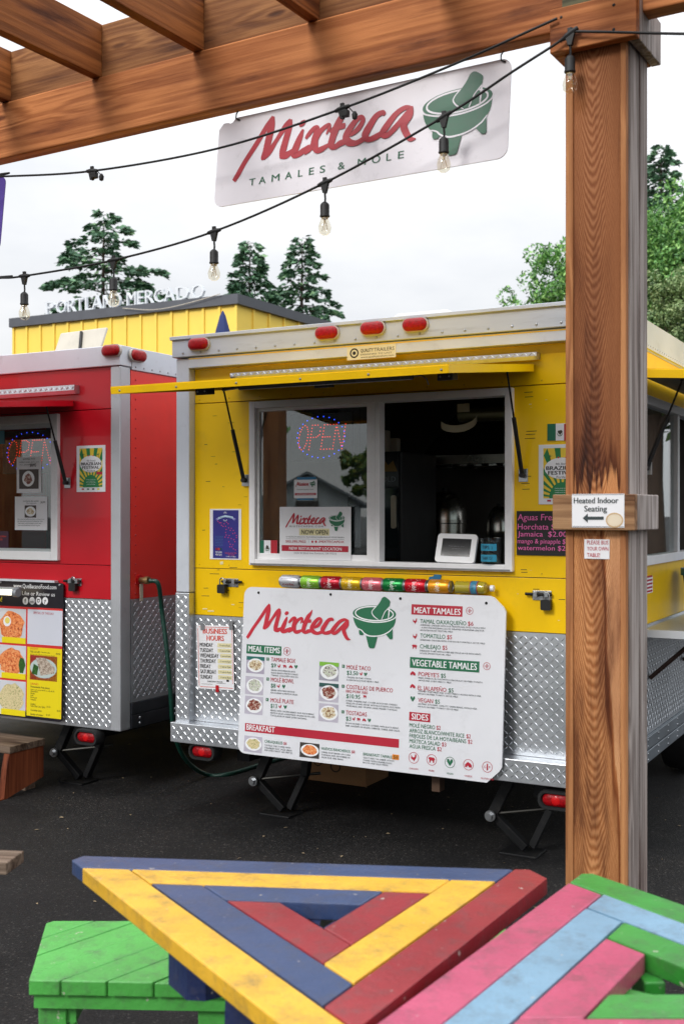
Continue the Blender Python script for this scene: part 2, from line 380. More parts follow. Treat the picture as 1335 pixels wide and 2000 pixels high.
def rivets(pts, r=0.006, h=0.004, ax='y', s=-1):
    mb = MB()
    for p in pts:
        vs = []
        for rr, hh in ((r, 0), (r*0.7, h*0.8), (0.0001, h)):
            for j in range(7):
                a = 2*math.pi*j/7; c, d = rr*math.cos(a), rr*math.sin(a)
                vs.append((p[0]+c, p[1]+s*hh, p[2]+d) if ax == 'y' else (p[0]+s*hh, p[1]+c, p[2]+d))
        mb.add(vs, [(i*7+j, i*7+(j+1) % 7, (i+1)*7+(j+1) % 7, (i+1)*7+j) for i in range(2) for j in range(7)])
    return mb
def marker_light(parent, x, y, z, yaw=0.0, name='marker_light'):
    """oval red clearance lamp on its grommet"""
    g = MB()
    def oval(a, b, y0, y1, n=20):
        P = [((a-b)*(1 if math.cos(t) > 0 else -1) + b*math.cos(t), b*math.sin(t)) for t in [2*math.pi*(i+0.5)/n for i in range(n)]]
        return P
    P = oval(0.062, 0.030, 0, 0)
    g.prism([(p[0]*1.1, p[1]*1.16) for p in P], -0.012, 0.004)
    o = g.build(name, pm('lamp_base', '#b9b3ae', 0.5, var=0.2, dirt=0.3), parent); o.location = (x, y, z); o.rotation_euler = (0, 0, yaw)
    l = MB(); vs = []; rings = [(1.0, -0.0125), (1.0, -0.02), (0.86, -0.03), (0.5, -0.036)]; n = len(P)
    for k, yy in rings: vs += [(p[0]*k, yy, p[1]*k) for p in P]
    fs = [(i*n+j, i*n+(j+1) % n, (i+1)*n+(j+1) % n, (i+1)*n+j) for i in range(3) for j in range(n)] + [tuple(3*n+j for j in range(n))]
    l.add(vs, fs); l.build('lens', LENS, o, smooth=50)
    return o
def tail_light(parent, x, y, z):
    g = MB(); P = roundrect(-0.085, -0.045, 0.085, 0.045, 0.04, 6); Q = roundrect(-0.064, -0.028, 0.064, 0.028, 0.026, 6); n = len(P)
    g.add([(p[0], 0.05, p[1]) for p in P] + [(p[0], -0.012, p[1]) for p in P] + [(p[0]*0.95, -0.02, p[1]*0.92) for p in P] + [(p[0]*1.08, -0.02, p[1]*1.1) for p in Q] + [(p[0], -0.004, p[1]) for p in Q],
          [(i*n+j, i*n+(j+1) % n, (i+1)*n+(j+1) % n, (i+1)*n+j) for i in range(4) for j in range(n)] + [tuple(range(n))])
    o = g.build('tail_light', RUBBER, parent, smooth=40); o.location = (x, y, z)
    l = MB(); l.add([(p[0], -0.004, p[1]) for p in Q] + [(p[0]*0.95, -0.012, p[1]*0.9) for p in Q] + [(p[0]*0.4, -0.016, p[1]*0.4) for p in Q],
          [(i*n+j, i*n+(j+1) % n, (i+1)*n+(j+1) % n, (i+1)*n+j) for i in range(2) for j in range(n)] + [tuple(2*n+j for j in range(n))])
    l.build('lens', LENS, o, smooth=60)
    b = MB(); b.lathe([(0.02, -0.0165), (0.016, -0.0185), (0.002, -0.019)], 14, ax=1); b.build('reflector', pm('red_bulb', '#c81418', 0.15, emit=0.0), o, smooth=60)
    return o
def latch(parent, x, y, z, flip=1):
    m = MB(); m.box(-0.045, 0.045, -0.004, 0, -0.022, 0.022); o = m.build('latch', ZINC, parent, bev=0.001); o.location = (x, y, z)
    b = MB(); b.tube([(-0.075*flip, -0.016, 0.006), (0.05*flip, -0.016, 0.006)], 0.007); b.tube([(0.012*flip, -0.016, 0.006), (0.012*flip, -0.035, 0.004)], 0.005)
    b.build('bolt', DSTEEL, o, smooth=40)
    k = MB()
    for q in (-0.026, 0.026): k.box(q-0.009, q+0.009, -0.027, -0.0042, -0.006, 0.018)
    k.build('keeper', ZINC, o, bev=0.001)
    rivets([(sx*0.038, -0.004, sz*0.015) for sx in (-1, 1) for sz in (-1, 1)], 0.005, 0.003).build('screws', ZINC, o, kind='stuff')
    return o
def padlock(M, label):
    t = thing('padlock', label, 'padlock', M, 'padlocks on the trailers')
    b = MB(); b.prism(roundrect(-0.024, -0.05, 0.024, -0.004, 0.006, 3), -0.012, 0.012); b.build('body', BLACK, t, bev=0.002)
    s = MB(); s.tube([(-0.014, 0, -0.006), (-0.014, 0, 0.018), (-0.008, 0, 0.028), (0, 0, 0.031), (0.008, 0, 0.028), (0.014, 0, 0.018), (0.014, 0, -0.006)], 0.0035); s.build('shackle', ZINC, t, smooth=50)
    return t
def gas_strut(parent, p0, p1):
    """p0 on the wall, p1 on the flap"""
    p0, p1 = Vector(p0), Vector(p1); m = p0.lerp(p1, 0.55)
    t = MB(); t.tube([p0, m], 0.0105); o = t.build('gas_strut', BLACK, parent, smooth=40)
    r = MB(); r.tube([m, p1], 0.0048); r.build('rod', DSTEEL, o, smooth=40)
    b = MB(); b.box(p0.x-0.022, p0.x+0.022, p0.y+0.014, p0.y+0.018, p0.z-0.03, p0.z+0.03); b.build('bracket', ZINC, o, bev=0.001)
    k = MB(); k.lathe([(0.012, -0.014), (0.012, 0.014)], 10, o=p0, ax=1); k.build('ball_joint', BLACK, o, smooth=40)
    k = MB(); k.lathe([(0.007, -0.01), (0.007, 0.012)], 8, o=p1, ax=1); k.build('ball_joint', BLACK, o, smooth=40)
    return o
def jack(parent, x, y, z0, s=1):
    """stabiliser jack: drop leg, folded scissor arms, screw nut and foot"""
    o = bpy.data.objects.new('stabiliser_jack', None); C.objects.link(o); o.parent = parent; o.location = (x, y, 0)
    def bar(p, q, w, name, m=DSTEEL):
        p, q = Vector(p), Vector(q); d = (q - p).normalized(); sd = d.cross(Vector((0, 1, 0))).normalized() * w; th = Vector((0, 0.022, 0))
        b = MB(); vs = [p-sd-th, p+sd-th, p+sd+th, p-sd+th, q-sd-th, q+sd-th, q+sd+th, q-sd+th]
        b.add(vs, [(0,3,2,1),(4,5,6,7),(0,1,5,4),(1,2,6,5),(2,3,7,6),(3,0,4,7)]); return b.build(name, m, o, bev=0.003)
    zk = z0 * 0.45
    bar((-0.02*s, 0, z0+0.02), (-0.13*s, -0.01, zk), 0.025, 'upper_arm'); bar((-0.13*s, -0.01, zk), (0.03*s, 0, 0.03), 0.019, 'lower_arm')
    bar((0.15*s, 0.06, z0), (0.13*s, 0.05, zk+0.04), 0.020, 'upper_arm'); bar((0.13*s, 0.05, zk+0.04), (0.05*s, 0.03, 0.03), 0.017, 'lower_arm')
    b = MB(); b.tube([(-0.16*s, -0.035, zk), (0.2*s, 0.09, zk+0.05)], 0.008); b.build('screw', pm('screw_steel', '#3f3e3b', 0.45, 0.8), o, smooth=40)
    b = MB(); b.lathe([(0.026, -0.012), (0.026, 0.0)], 16, o=(-0.13*s, -0.045, zk), ax=1); b.lathe([(0.016, -0.028), (0.016, -0.012)], 6, o=(-0.13*s, -0.045, zk), ax=1); b.build('nut', ZINC, o, smooth=30)
    b = MB(); b.box(-0.08, 0.10, -0.07, 0.08, 0.0, 0.012); b.build('foot', DSTEEL, o, bev=0.003)
    return o

# ------------------------------------------------------------------ ground
def asphalt():
    m, nt, b = newmat('asphalt'); L = nt.links.new; tc = N(nt, 'ShaderNodeTexCoord')
    n1 = N(nt, 'ShaderNodeTexNoise', Scale=0.9, Detail=8.0, Roughness=0.68); L(tc.outputs['Object'], n1.inputs['Vector'])
    r1 = ramp(nt, [(0.34, (0.005, 0.005, 0.006)), (0.5, (0.013, 0.0125, 0.0125)), (0.64, (0.022, 0.020, 0.019)), (0.74, (0.036, 0.031, 0.026))]); L(n1.outputs['Fac'], r1.inputs['Fac'])
    v = N(nt, 'ShaderNodeTexVoronoi', Scale=150.0); L(tc.outputs['Object'], v.inputs['Vector'])
    r2 = ramp(nt, [(0.0, (0.35, 0.35, 0.35)), (0.86, (1.2, 1.2, 1.2)), (0.95, (2.3, 2.2, 2.1)), (1.0, (6.0, 5.8, 5.4))]); sp = N(nt, 'ShaderNodeSeparateColor'); L(v.outputs['Color'], sp.inputs[0]); L(sp.outputs[0], r2.inputs['Fac'])
    mx = N(nt, 'ShaderNodeMix', data_type='RGBA', blend_type='MULTIPLY'); mx.inputs['Factor'].default_value = 0.75; L(r1.outputs[0], mx.inputs['A']); L(r2.outputs[0], mx.inputs['B'])
    L(mx.outputs['Result'], b.inputs['Base Color'])
    n2 = N(nt, 'ShaderNodeTexNoise', Scale=130.0, Detail=3.0); L(tc.outputs['Object'], n2.inputs['Vector'])
    bp = N(nt, 'ShaderNodeBump', Strength=0.6, Distance=0.006); L(n2.outputs['Fac'], bp.inputs['Height']); L(bp.outputs[0], b.inputs['Normal'])
    r3 = ramp(nt, [(0.35, (0.62, 0.62, 0.62)), (0.7, (0.9, 0.9, 0.9))]); L(n1.outputs['Fac'], r3.inputs['Fac']); L(r3.outputs[0], b.inputs['Roughness'])
    b.inputs['Specular IOR Level'].default_value = 0.22
    return m
g = MB(); g.add([(-300, -300, 0), (300, -300, 0), (300, 300, 0), (-300, 300, 0)], [(0,1,2,3)])
struct(g.build('ground', asphalt()))

# ------------------------------------------------------------------ yellow trailer
YT = thing('food_trailer', 'yellow food trailer with open serving hatch and long white menu board', 'food trailer', YF.M)
V1 = 0.05                                  # depth of the recessed rear panel
LEN = 4.6
ZP = 1.05                                  # top of the tread-plate skirt
SHELL = pm('roof_skin', '#c9cccf', 0.5, 0.2, var=0.08, dirt=0.2)
m = MB(); m.box(0.02, W-0.02, 0.06, LEN, 2.49, 2.51); m.build('roof', SHELL, YT)
m = MB(); m.box(0.0, 0.03, 0.0875, LEN, ZB+0.03, 2.485); m.build('left_wall', SHELL, YT)
m = MB(); m.box(0.035, W-0.035, LEN-0.03, LEN, ZB+0.03, 2.485); m.build('front_wall', YEL, YT)
m = MB(); m.box(0.035, W-0.035, 0.1, LEN-0.035, ZB+0.06, ZB+0.10); m.build('floor', DSTEEL, YT)
cw = 0.085
for q, (a, b) in enumerate(((0.0, cw), (W-cw, W))):
    m = MB(); m.box(a, b, 0.0, 0.085, 1.17, 2.42); p = m.build('corner_post', ALU, YT, bev=0.006)
    m = MB(); m.box(a-0.002, b+0.002, -0.003, 0.083, ZB+0.02, 1.168); k = m.build('corner_guard', PLATE, YT, bev=0.004)
    tread(a, b, 0.485, 1.165, -0.003).build('tread_lugs', LUG, k, kind='stuff')
m = MB(); m.box(-0.012, W+0.012, -0.02, 0.085, 2.425, ZT); hd = m.build('header_panel', HDR, YT, bev=0.004)
m = MB(); m.box(-0.02, W+0.02, -0.032, 0.1, ZT-0.012, ZT+0.006); m.build('roof_edge', HDR, hd, bev=0.002)
rivets([(0.06 + i*0.115, -0.02, 2.445) for i in range(int(W/0.115))], 0.0065, 0.005).build('rivet_row', ZINC, hd, kind='stuff')
m = MB(); m.box(cw+0.001, W-cw-0.001, -0.006, 0.085, 2.365, 2.422); m.build('header_rail', ALU, YT, bev=0.003)
for px, py in ((388, 672), (638, 650), (727, 641), (810, 634)):
    x, z = YF.at(px, py, -0.03); marker_light(YT, x, -0.021, z)
# yellow rear panel in three sheets, the middle one round the window
wx0, wx1 = YF.at(486, 950, 0.02)[0], YF.at(999, 950, 0.02)[0]
wz1 = (YF.at(486, 785, 0.02)[1] + YF.at(1000, 756, 0.02)[1]) / 2; wz0 = (YF.at(486, 1103, 0.02)[1] + YF.at(998, 1118, 0.02)[1]) / 2
xa, xb = cw+0.002, W-cw-0.002; y0, y1 = V1, V1+0.03
m = MB(); m.box(xa, xb, y0, y1, 2.182, 2.385); m.build('panel', YEL, YT, bev=0.002)
m = MB(); m.box(xa, wx0+0.02, y0, y1, 1.302, 2.178); m.box(wx1-0.02, xb, y0, y1, 1.302, 2.178)
m.box(wx0+0.0201, wx1-0.0201, y0, y1, wz1-0.02, 2.178); m.box(wx0+0.0201, wx1-0.0201, y0, y1, 1.302, wz0+0.02); m.build('panel', YEL, YT)
m = MB(); m.box(xa, xb, y0, y1, ZP, 1.298); m.build('panel', YEL, YT, bev=0.002)
rivets([(xa+0.03+i*0.19, y0, 1.318) for i in range(12)] + [(xa+0.03+i*0.19, y0, 2.2) for i in range(12)], 0.004, 0.002).build('screw_row', pm('yellow_screw', '#c79d00', 0.4), YT, kind='stuff')
m = MB(); m.box(xa, xb, y0-0.004, y1, 0.482, ZP-0.002); k = m.build('skirt', PLATE, YT)
tread(xa, xb, 0.485, ZP-0.004, y0-0.004).build('tread_lugs', LUG, k, kind='stuff')
m = MB(); m.box(-0.004, W+0.004, -0.045, 0.083, ZB, 0.480); k = m.build('bumper', PLATE, YT, bev=0.003)
tread(0.0, W, ZB+0.004, 0.474, -0.045).build('tread_lugs', LUG, k, kind='stuff')
# window: frame, sliding sash, pane
yF = 0.02
fw = 0.036
m = MB(); m.box(wx0, wx0+fw, yF, 0.1, wz0, wz1); m.box(wx1-fw, wx1, yF, 0.1, wz0, wz1)
m.box(wx0+fw, wx1-fw, yF, 0.1, wz1-fw, wz1); m.box(wx0+fw, wx1-fw, yF, 0.1, wz0, wz0+fw*0.9); wf = m.build('window_frame', FRAME, YT, bev=0.003)
m = MB(); m.box(wx0+0.01, wx1-0.01, yF-0.006, yF, wz0+0.006, wz0+0.011); m.build('sill_track', ZINC, wf)
xm0, xm1 = YF.at(716, 950, 0.03)[0], YF.at(742, 950, 0.03)[0]
m = MB(); m.box(xm0, xm1-0.025, yF+0.008, 0.085, wz0+fw*0.9, wz1-fw); m.box(xm1-0.022, xm1, yF+0.002, 0.08, wz0+fw*0.9, wz1-fw); m.build('mullion', FRAME, YT, bev=0.002)
sx0, sx1, sz0, sz1 = wx0+fw, xm0, wz0+fw*0.9, wz1-fw
m = MB(); m.box(sx0, sx0+0.014, 0.04, 0.07, sz0, sz1); m.box(sx1-0.004, sx1-0.0005, 0.04, 0.07, sz0, sz1)
m.box(sx0+0.014, sx1-0.004, 0.04, 0.07, sz0, sz0+0.03); m.box(sx0+0.014, sx1-0.004, 0.04, 0.07, sz1-0.016, sz1); sash = m.build('sash', FRAME, YT, bev=0.002)
m = MB(); m.box(sx0+0.012, sx1-0.003, 0.052, 0.056, sz0+0.028, sz1-0.014); m.build('pane', GLASS, sash)
# serving hatch held up by gas struts
hx1, hz = YF.at(1043, 716, 0.03); hx0 = hx1 - 1.63; hL = 1.0; dz = -0.115
t = bpy.data.objects.new('hatch', None); C.objects.link(t); t.parent = YT; t.location = (hx0, 0.03, hz); t.rotation_euler = (math.atan2(-dz, hL) * 1, 0, 0)
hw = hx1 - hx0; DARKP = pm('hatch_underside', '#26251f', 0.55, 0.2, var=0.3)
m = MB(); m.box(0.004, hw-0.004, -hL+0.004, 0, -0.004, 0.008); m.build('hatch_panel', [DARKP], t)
m = MB(); m.box(0, hw, -hL, 0, 0.0082, 0.012); m.build('top_skin', YEL, t)
for nm, bx in (('front_rail', (0, hw, -hL-0.002, -hL+0.006)), ('end_rail', (0, 0.006, -hL+0.0062, -0.01)), ('end_rail', (hw-0.006, hw, -hL+0.0062, -0.01))):
    m = MB(); m.box(bx[0], bx[1], bx[2], bx[3], -0.022, 0.0081); m.build(nm, YEL, t, bev=0.001)
rivets([(0.05+i*0.31, -hL-0.002, -0.008) for i in range(6)], 0.006, 0.004).build('screw_row', ZINC, t, kind='stuff')
for fx in (0.22, 0.86, 1.45):
    m = MB(); m.box(fx-0.035, fx+0.035, -0.62, -0.56, -0.045, -0.0041); k = m.build('bracket', BLACK, t, bev=0.003)
    rivets([(fx+s*0.02, -0.62, -0.028) for s in (-1, 1)], 0.005, 0.004).build('screws', ZINC, k, kind='stuff')
m = MB(); m.tube([(0.5, -0.72, -0.022), (1.35, -0.72, -0.022)], 0.014, 10); k = m.build('light_tube', pm('tube_off', '#4c4d50', 0.25, var=0.1), t, smooth=40)
m = MB(); m.tube([(1.35, -0.72, -0.022), (1.39, -0.72, -0.02), (1.41, -0.715, -0.035), (1.415, -0.71, -0.06)], 0.003); m.build('wire', pm('wire_grey', '#77787a', 0.5), k, smooth=50)
m = MB(); m.tube([(0.5, -0.72, -0.022), (0.46, -0.73, -0.026), (0.42, -0.74, -0.03)], 0.006); m.build('plug', pm('wire_grey', '#77787a', 0.5), k, smooth=50)
m = MB(); m.prism([(0.03, 0.0), (0.03, -0.028), (-0.01, -0.034), (-0.022, -0.018), (-0.022, 0.0)], hx0-0.01, hx1+0.02, ax=0); k = m.build('drip_rail', PLATE, YT); k.location = (0, 0.02, hz+0.062)
fixnormals(k)
tread(hx0-0.01, hx1+0.02, -0.02, 0.0, -0.0225, 0.02).build('tread_lugs', LUG, k, kind='stuff')
for px, py in ((476, 938), (1017, 928)):
    x, z = YF.at(px, py, 0.02); gas_strut(YT, (x, 0.02 if px < 900 else 0.032, z), (x, 0.03-0.20, hz-0.03))
for px, py, fl in ((452, 1138, -1), (1058, 1163, 1)):
    x, z = YF.at(px, py, V1); latch(YT, x, V1, z, fl)
x, z = YF.at(434, 1140, 0.03); padlock(YF.M @ Matrix.Translation((x, 0.028, z)), 'black padlock on the bolt below the purple poster')
x, z = YF.at(1066, 1170, 0.03); padlock(YF.M @ Matrix.Translation((x, 0.028, z)), 'black padlock hanging on the bolt beside the timber post')
for px, py in ((397, 1468), (1086, 1563)):
    x, z = YF.at(px, py, -0.01); tail_light(YT, x, -0.01, z)
jx = YF.at(545, 1500, 0.2)[0]; jack(YT, jx, 0.20, ZB, 1)
jx = YF.at(1015, 1540, 0.15)[0]; jack(YT, jx, 0.15, ZB, 1)
for s in (0.35, W-0.35):
    m = MB(); m.box(s-0.04, s+0.04, 0.12, LEN, ZB-0.10, ZB+0.028); m.build('chassis_rail', DSTEEL, YT, bev=0.004)
x, z = YF.at(850, 1545, 0.02); m = MB(); m.box(x-0.012, x+0.03, 0.0, 0.06, ZB-0.1, ZB-0.002); m.build('hitch_tab', pm('rusty_steel', '#5a4638', 0.7, 0.4, var=0.3), YT, bev=0.002)
def wheel(parent, x, y, s):
    t = MB(); t.lathe([(0.19, -0.09), (0.28, -0.10), (0.325, -0.08), (0.335, 0.0), (0.325, 0.08), (0.28, 0.10), (0.19, 0.09)], 32, o=(x, y, 0.335), ax=0)
    o = t.build('wheel', RUBBER, parent, smooth=40)
    r = MB(); r.lathe([(0.188, s*0.085), (0.17, s*0.06), (0.08, s*0.05), (0.06, s*0.075), (0.03, s*0.08)], 24, o=(x, y, 0.335), ax=0); r.build('rim', ZINC, o, smooth=40)
for yy in (2.3, 3.15):
    wheel(YT, 0.16, yy, -1); wheel(YT, W-0.16, yy, 1)
m = MB(); x, z = YF.at(845, 612, 0.9); m.prism(roundrect(x-0.17, 2.512, x+0.17, 2.70, 0.03), 0.75, 1.15); k = m.build('roof_vent', pm('vent_white', '#d5d5d2', 0.5, var=0.05), YT, bev=0.01)
m = MB(); x, z = YF.at(590, 632, 1.5); m.prism(roundrect(x-0.24, 2.512, x+0.24, 2.73, 0.04), 1.3, 1.7); m.build('roof_vent', pm('vent_white', '#d5d5d2', 0.5, var=0.05), YT, bev=0.01)
m = MB(); m.box(cw+0.002, W-cw-0.002, -0.0072, -0.0062, 2.412, 2.4165); m.build('paint_line', YEL, hd)
# tape marks, scratches and bare scuffs on the yellow sheet
rs = random.Random(3); sc_d, sc_l = MB(), MB()
def mark(mb, px, py, w, h, dy=0.0):
    x_, z_ = YF.at(px, py, V1); mb.add([(x_, V1-0.0006-dy, z_), (x_+w, V1-0.0006-dy, z_+h*0.2), (x_+w, V1-0.0006-dy, z_+h*0.2-h), (x_, V1-0.0006-dy, z_-h)], [(0,1,2,3)])
for px, py, w in ((1023, 766, .04), (1024, 775, .04), (1027, 842, .05), (1026, 848, .045), (1024, 856, .05), (1018, 930, .045), (1017, 944, .04), (1019, 955, .035), (1016, 1112, .03), (1017, 1117, .03), (399, 868, .02), (402, 940, .03), (395, 1035, .02), (420, 906, .015), (394, 1163, .05), (398, 1148, .03), (1040, 1150, .03), (1090, 1170, .03), (410, 1120, .06), (448, 1108, .05)): mark(sc_d, px, py, w, 0.003)
for i in range(16): mark(sc_d, rs.uniform(388, 480), rs.uniform(800, 1190), rs.uniform(.006, .03), rs.uniform(.001, .0025), 0.0002*i)
for px, py, w, h in ((396, 1188, .03, .006), (406, 1192, .04, .007), (452, 1180, .02, .005), (425, 1012, .012, .02), (430, 1097, .02, .016), (414, 1022, .015, .01)): mark(sc_l, px, py, w, h, 0.0004)
for i in range(8): mark(sc_l, rs.uniform(1005, 1100), rs.uniform(760, 1220), rs.uniform(.004, .014), rs.uniform(.001, .003), 0.0002*i)
sc_d.build('scratch_marks', pm('scratch_dark', '#5a4a10', 0.6), YT, kind='stuff'); sc_l.build('scuff_marks', pm('scuff_light', '#e6d9a0', 0.6), YT, kind='stuff')
# maker's sticker on the header rail
x0, z1_ = YF.at(677, 676, -0.01); x1, z0_ = YF.at(772, 702, -0.01)
m = MB(); m.box(x0, x1, -0.0078, -0.0062, z0_+0.012, z1_-0.004); st = m.build('sticker', pm('sticker_cream', '#d8d2b4', 0.5, var=0.05), YT)
hS = z1_-z0_-0.016; zc = z0_+0.012
m = MB(); m.text('QUALITY', x0+0.075, zc+hS*0.52, x0+0.145, 0.017, -0.0085, 0.015); m.text('TRAILERS', x0+0.148, zc+hS*0.52, x1-0.008, 0.017, -0.0085); m.ring(x0+0.04, zc+hS*0.5, 0.024, 0.007, -0.0085); m.disc(x0+0.04, zc+hS*0.5, 0.009, -0.0085)
m.text('DESIGNED TO LAST', x0+0.075, zc+hS*0.30, x1-0.02, 0.007, -0.0085); m.text('www.qualitytrailers.com', x0+0.075, zc+hS*0.1, x1-0.01, 0.008, -0.0085); m.build('lettering', PBLK, st)

# inside of the trailer
INT = [SKIN_D]
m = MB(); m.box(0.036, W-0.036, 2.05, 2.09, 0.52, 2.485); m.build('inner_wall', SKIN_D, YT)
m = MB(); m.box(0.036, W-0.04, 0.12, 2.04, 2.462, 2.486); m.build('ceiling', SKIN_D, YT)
x0, z1_ = YF.at(835, 826, 1.3); x1, z0_ = YF.at(990, 905, 1.3)
m = MB(); m.prism([(1.2, z0_), (1.2, z0_+0.05), (2.04, z1_+0.25), (2.04, z0_)], x0, x1+0.5, ax=0); hood = m.build('extractor_hood', pm('hood_steel', '#8a857a', 0.3, 0.9, var=0.2), YT)
for i in range(12):
    m = MB(); xx = x0+0.05+i*0.09; m.box(xx, xx+0.045, 1.24, 1.9, z0_-0.014, z0_-0.002); k = m.build('baffle', STEEL, hood)
x0, z1_ = YF.at(890, 800, 0.6); 
m = MB(); m.tube([(x0-0.02, 0.7, z1_-0.02), (x0+0.6, 0.7, z1_-0.02)], 0.04, 12); m.build('duct', pm('duct_olive', '#6f6a4c', 0.4, 0.6, var=0.2), YT, smooth=40)
m = MB(); m.box(0.05, W-0.05, 0.12, 0.5, wz0-0.05, wz0-0.02); ctr = m.build('counter', STEEL, YT, bev=0.003)
x0_, _ = YF.at(730, 1000, 1.2); m = MB(); m.box(x0_, W-0.05, 1.2, 1.9, 1.15, 1.19); m.box(x0_+0.01, W-0.06, 1.22, 1.88, 0.5, 1.149); m.build('back_counter', STEEL, YT)

# right flank of the yellow trailer: window, flap, shelf, skirt
def ys(px, py, x=None): return YF.atx(px, py, W if x is None else x)
m = MB(); m.box(W-0.03, W, 0.0875, LEN, 2.39, 2.485); m.build('flank_header', ALU, YT)
m = MB(); m.box(W-0.005, W+0.012, 0.101, LEN, 2.40, ZT+0.004); k = m.build('roof_trim', ALU, YT)
rivets([(W+0.012, 0.15+i*0.05, 2.415) for i in range(60)], 0.004, 0.003, 'x', 1).build('rivet_row', ZINC, k, kind='stuff')
rz0, rz1, rv0, rv1 = 1.34, 2.17, 0.32, 2.4
m = MB(); m.box(W-0.03, W, 0.0875, rv0, ZP, 2.388); m.box(W-0.03, W, rv1, LEN, ZP, 2.388); m.box(W-0.03, W, rv0+0.0002, rv1-0.0002, rz1, 2.388); m.box(W-0.03, W, rv0+0.0002, rv1-0.0002, ZP, rz0); m.build('flank_panel', YEL, YT)
m = MB(); m.box(W-0.03, W, 0.0875, LEN, 0.505, ZP-0.002); k = m.build('flank_skirt', PLATE, YT)
tread(0.09, 2.6, 0.51, ZP-0.005, W, 0.0275, 'x').build('tread_lugs', LUG, k, kind='stuff')
for za, zb in ((0.44, 0.503), (ZB, 0.436)):
    m = MB(); m.box(W-0.03, W+0.015, 0.0875, LEN, za, zb); k = m.build('side_rail', pm('rail_alu', '#8f979f', 0.4, 0.8, var=0.1), YT, bev=0.004)
    rivets([(W+0.015, 0.2+i*0.22, (za+zb)/2+s*0.015) for i in range(14) for s in (-1, 1)], 0.007, 0.004, 'x', 1).build('rivet_row', ZINC, k, kind='stuff')
m = MB(); f = 0.045
for b in ((rv0, rv0+f, rz0, rz1), (rv1-f, rv1, rz0, rz1), (rv0+f, rv1-f, rz0, rz0+f), (rv0+f, rv1-f, rz1-f, rz1)): m.box(W-0.04, W+0.02, b[0], b[1], b[2], b[3])
vm = ys(1318, 1000)[0]; m.box(W-0.035, W+0.012, vm, vm+0.05, rz0+f, rz1-f); wf2 = m.build('window_frame', FRAME, YT, bev=0.002)
m = MB(); m.box(W-0.012, W-0.008, rv0+f-0.004, vm+0.004, rz0+f-0.004, rz1-f+0.004); m.build('pane', GLASS, wf2)
m = MB(); m.box(W+0.0, W+0.36, 0.55, 2.3, 1.02, 1.035); sh = m.build('shelf', PLATE, YT)
m = MB(); m.box(W+0.36, W+0.366, 0.55, 2.3, 1.0, 1.037); m.box(W+0.001, W+0.3598, 0.542, 0.549, 1.0, 1.037); m.build('shelf_lip', ALU, sh)
for vv in (0.72, 1.5, 2.2):
    m = MB(); m.tube([(W+0.005, vv, 0.78), (W+0.26, vv, 1.015)], 0.012, 6); m.build('bracket', pm('brown_steel', '#3a2a24', 0.6, 0.3), sh)
t2 = bpy.data.objects.new('hatch', None); C.objects.link(t2); t2.parent = YT; t2.location = (W+0.02, 0.3, 2.25); t2.rotation_euler = (0, R(4), 0)
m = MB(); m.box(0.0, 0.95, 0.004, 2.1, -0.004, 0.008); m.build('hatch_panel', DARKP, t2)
m = MB(); m.box(0.0, 0.955, 0, 2.104, 0.0082, 0.012); m.build('top_skin', YEL, t2)
m = MB(); m.box(0, 0.955, -0.002, 0.0039, -0.03, 0.0081); m.build('end_rail', YEL, t2, bev=0.001)
v_, z_ = ys(1262, 895, W+0.03); gas_strut(YT, (W+0.04, v_-0.05, z_-0.05), (W+0.2, v_-0.02, 2.22))
x0, z1_ = ys(1263, 1118); m = MB(); m.box(W+0.0, W+0.003, x0-0.12, x0+0.10, 1.2, z1_-0.02); k = m.build('sticker', PAPER, YT)
m = MB()
for i in range(5): m.add([(W+0.0035, x0-0.11, 1.205+i*0.018), (W+0.0035, x0+0.09, 1.205+i*0.018), (W+0.0035, x0+0.09, 1.214+i*0.018), (W+0.0035, x0-0.11, 1.214+i*0.018)], [(0,1,2,3)])
m.build('print', PRED, k)
bn = thing('plastic_bin', 'dark grey plastic bin with blue rim on the side shelf', 'bin', YF.M @ Matrix.Translation((W+0.17, 1.32, 1.0375)))
m = MB(); m.lathe([(0.10, 0.0), (0.13, 0.24), (0.125, 0.24), (0.095, 0.01)], 24); m.build('body', pm('bin_grey', '#2b2d31', 0.5, var=0.1), bn, smooth=40)
m = MB(); m.lathe([(0.131, 0.225), (0.14, 0.225), (0.14, 0.262), (0.12, 0.262), (0.12, 0.245)], 24); m.build('rim', pm('bin_blue', '#1667a8', 0.45), bn, smooth=40)

# things in the trailer's kitchen
def yM(px, py, v): x, z = YF.at(px, py, v); return YF.M @ Matrix.Translation((x, v, z))
fx0, fz1 = YF.at(736, 882, 0.62); fx1, _ = YF.at(779, 882, 0.62)
fr = thing('drinks_fridge', 'black glass door drinks fridge inside the yellow trailer marked COLD', 'fridge', YF.M @ Matrix.Translation(((fx0+fx1)/2-0.2, 0.62, 0.4765)))
fh = fz1-0.4765; fwd = (fx1-fx0)/2 + 0.2
m = MB(); m.box(-fwd+0.2, fwd, 0.03, 0.5, 0, fh); m.build('cabinet', BLACK, fr, bev=0.006)
m = MB(); m.box(-fwd+0.22, fwd-0.012, 0.008, 0.0295, 0.1, fh-0.2); m.build('door', pm('fridge_glass', '#1a2226', 0.06, var=0.1, coat=0.6), fr)
m = MB(); m.box(-fwd+0.22, fwd-0.012, 0.02, 0.0295, fh-0.19, fh-0.02); k = m.build('header', pm('fridge_print', '#151210', 0.3), fr)
m = MB(); m.text('COLD', fwd-0.14, fh-0.165, fwd-0.03, 0.028, 0.018, 0.01); m.build('lettering', pm('cold_print', '#6f7276', 0.4), k)
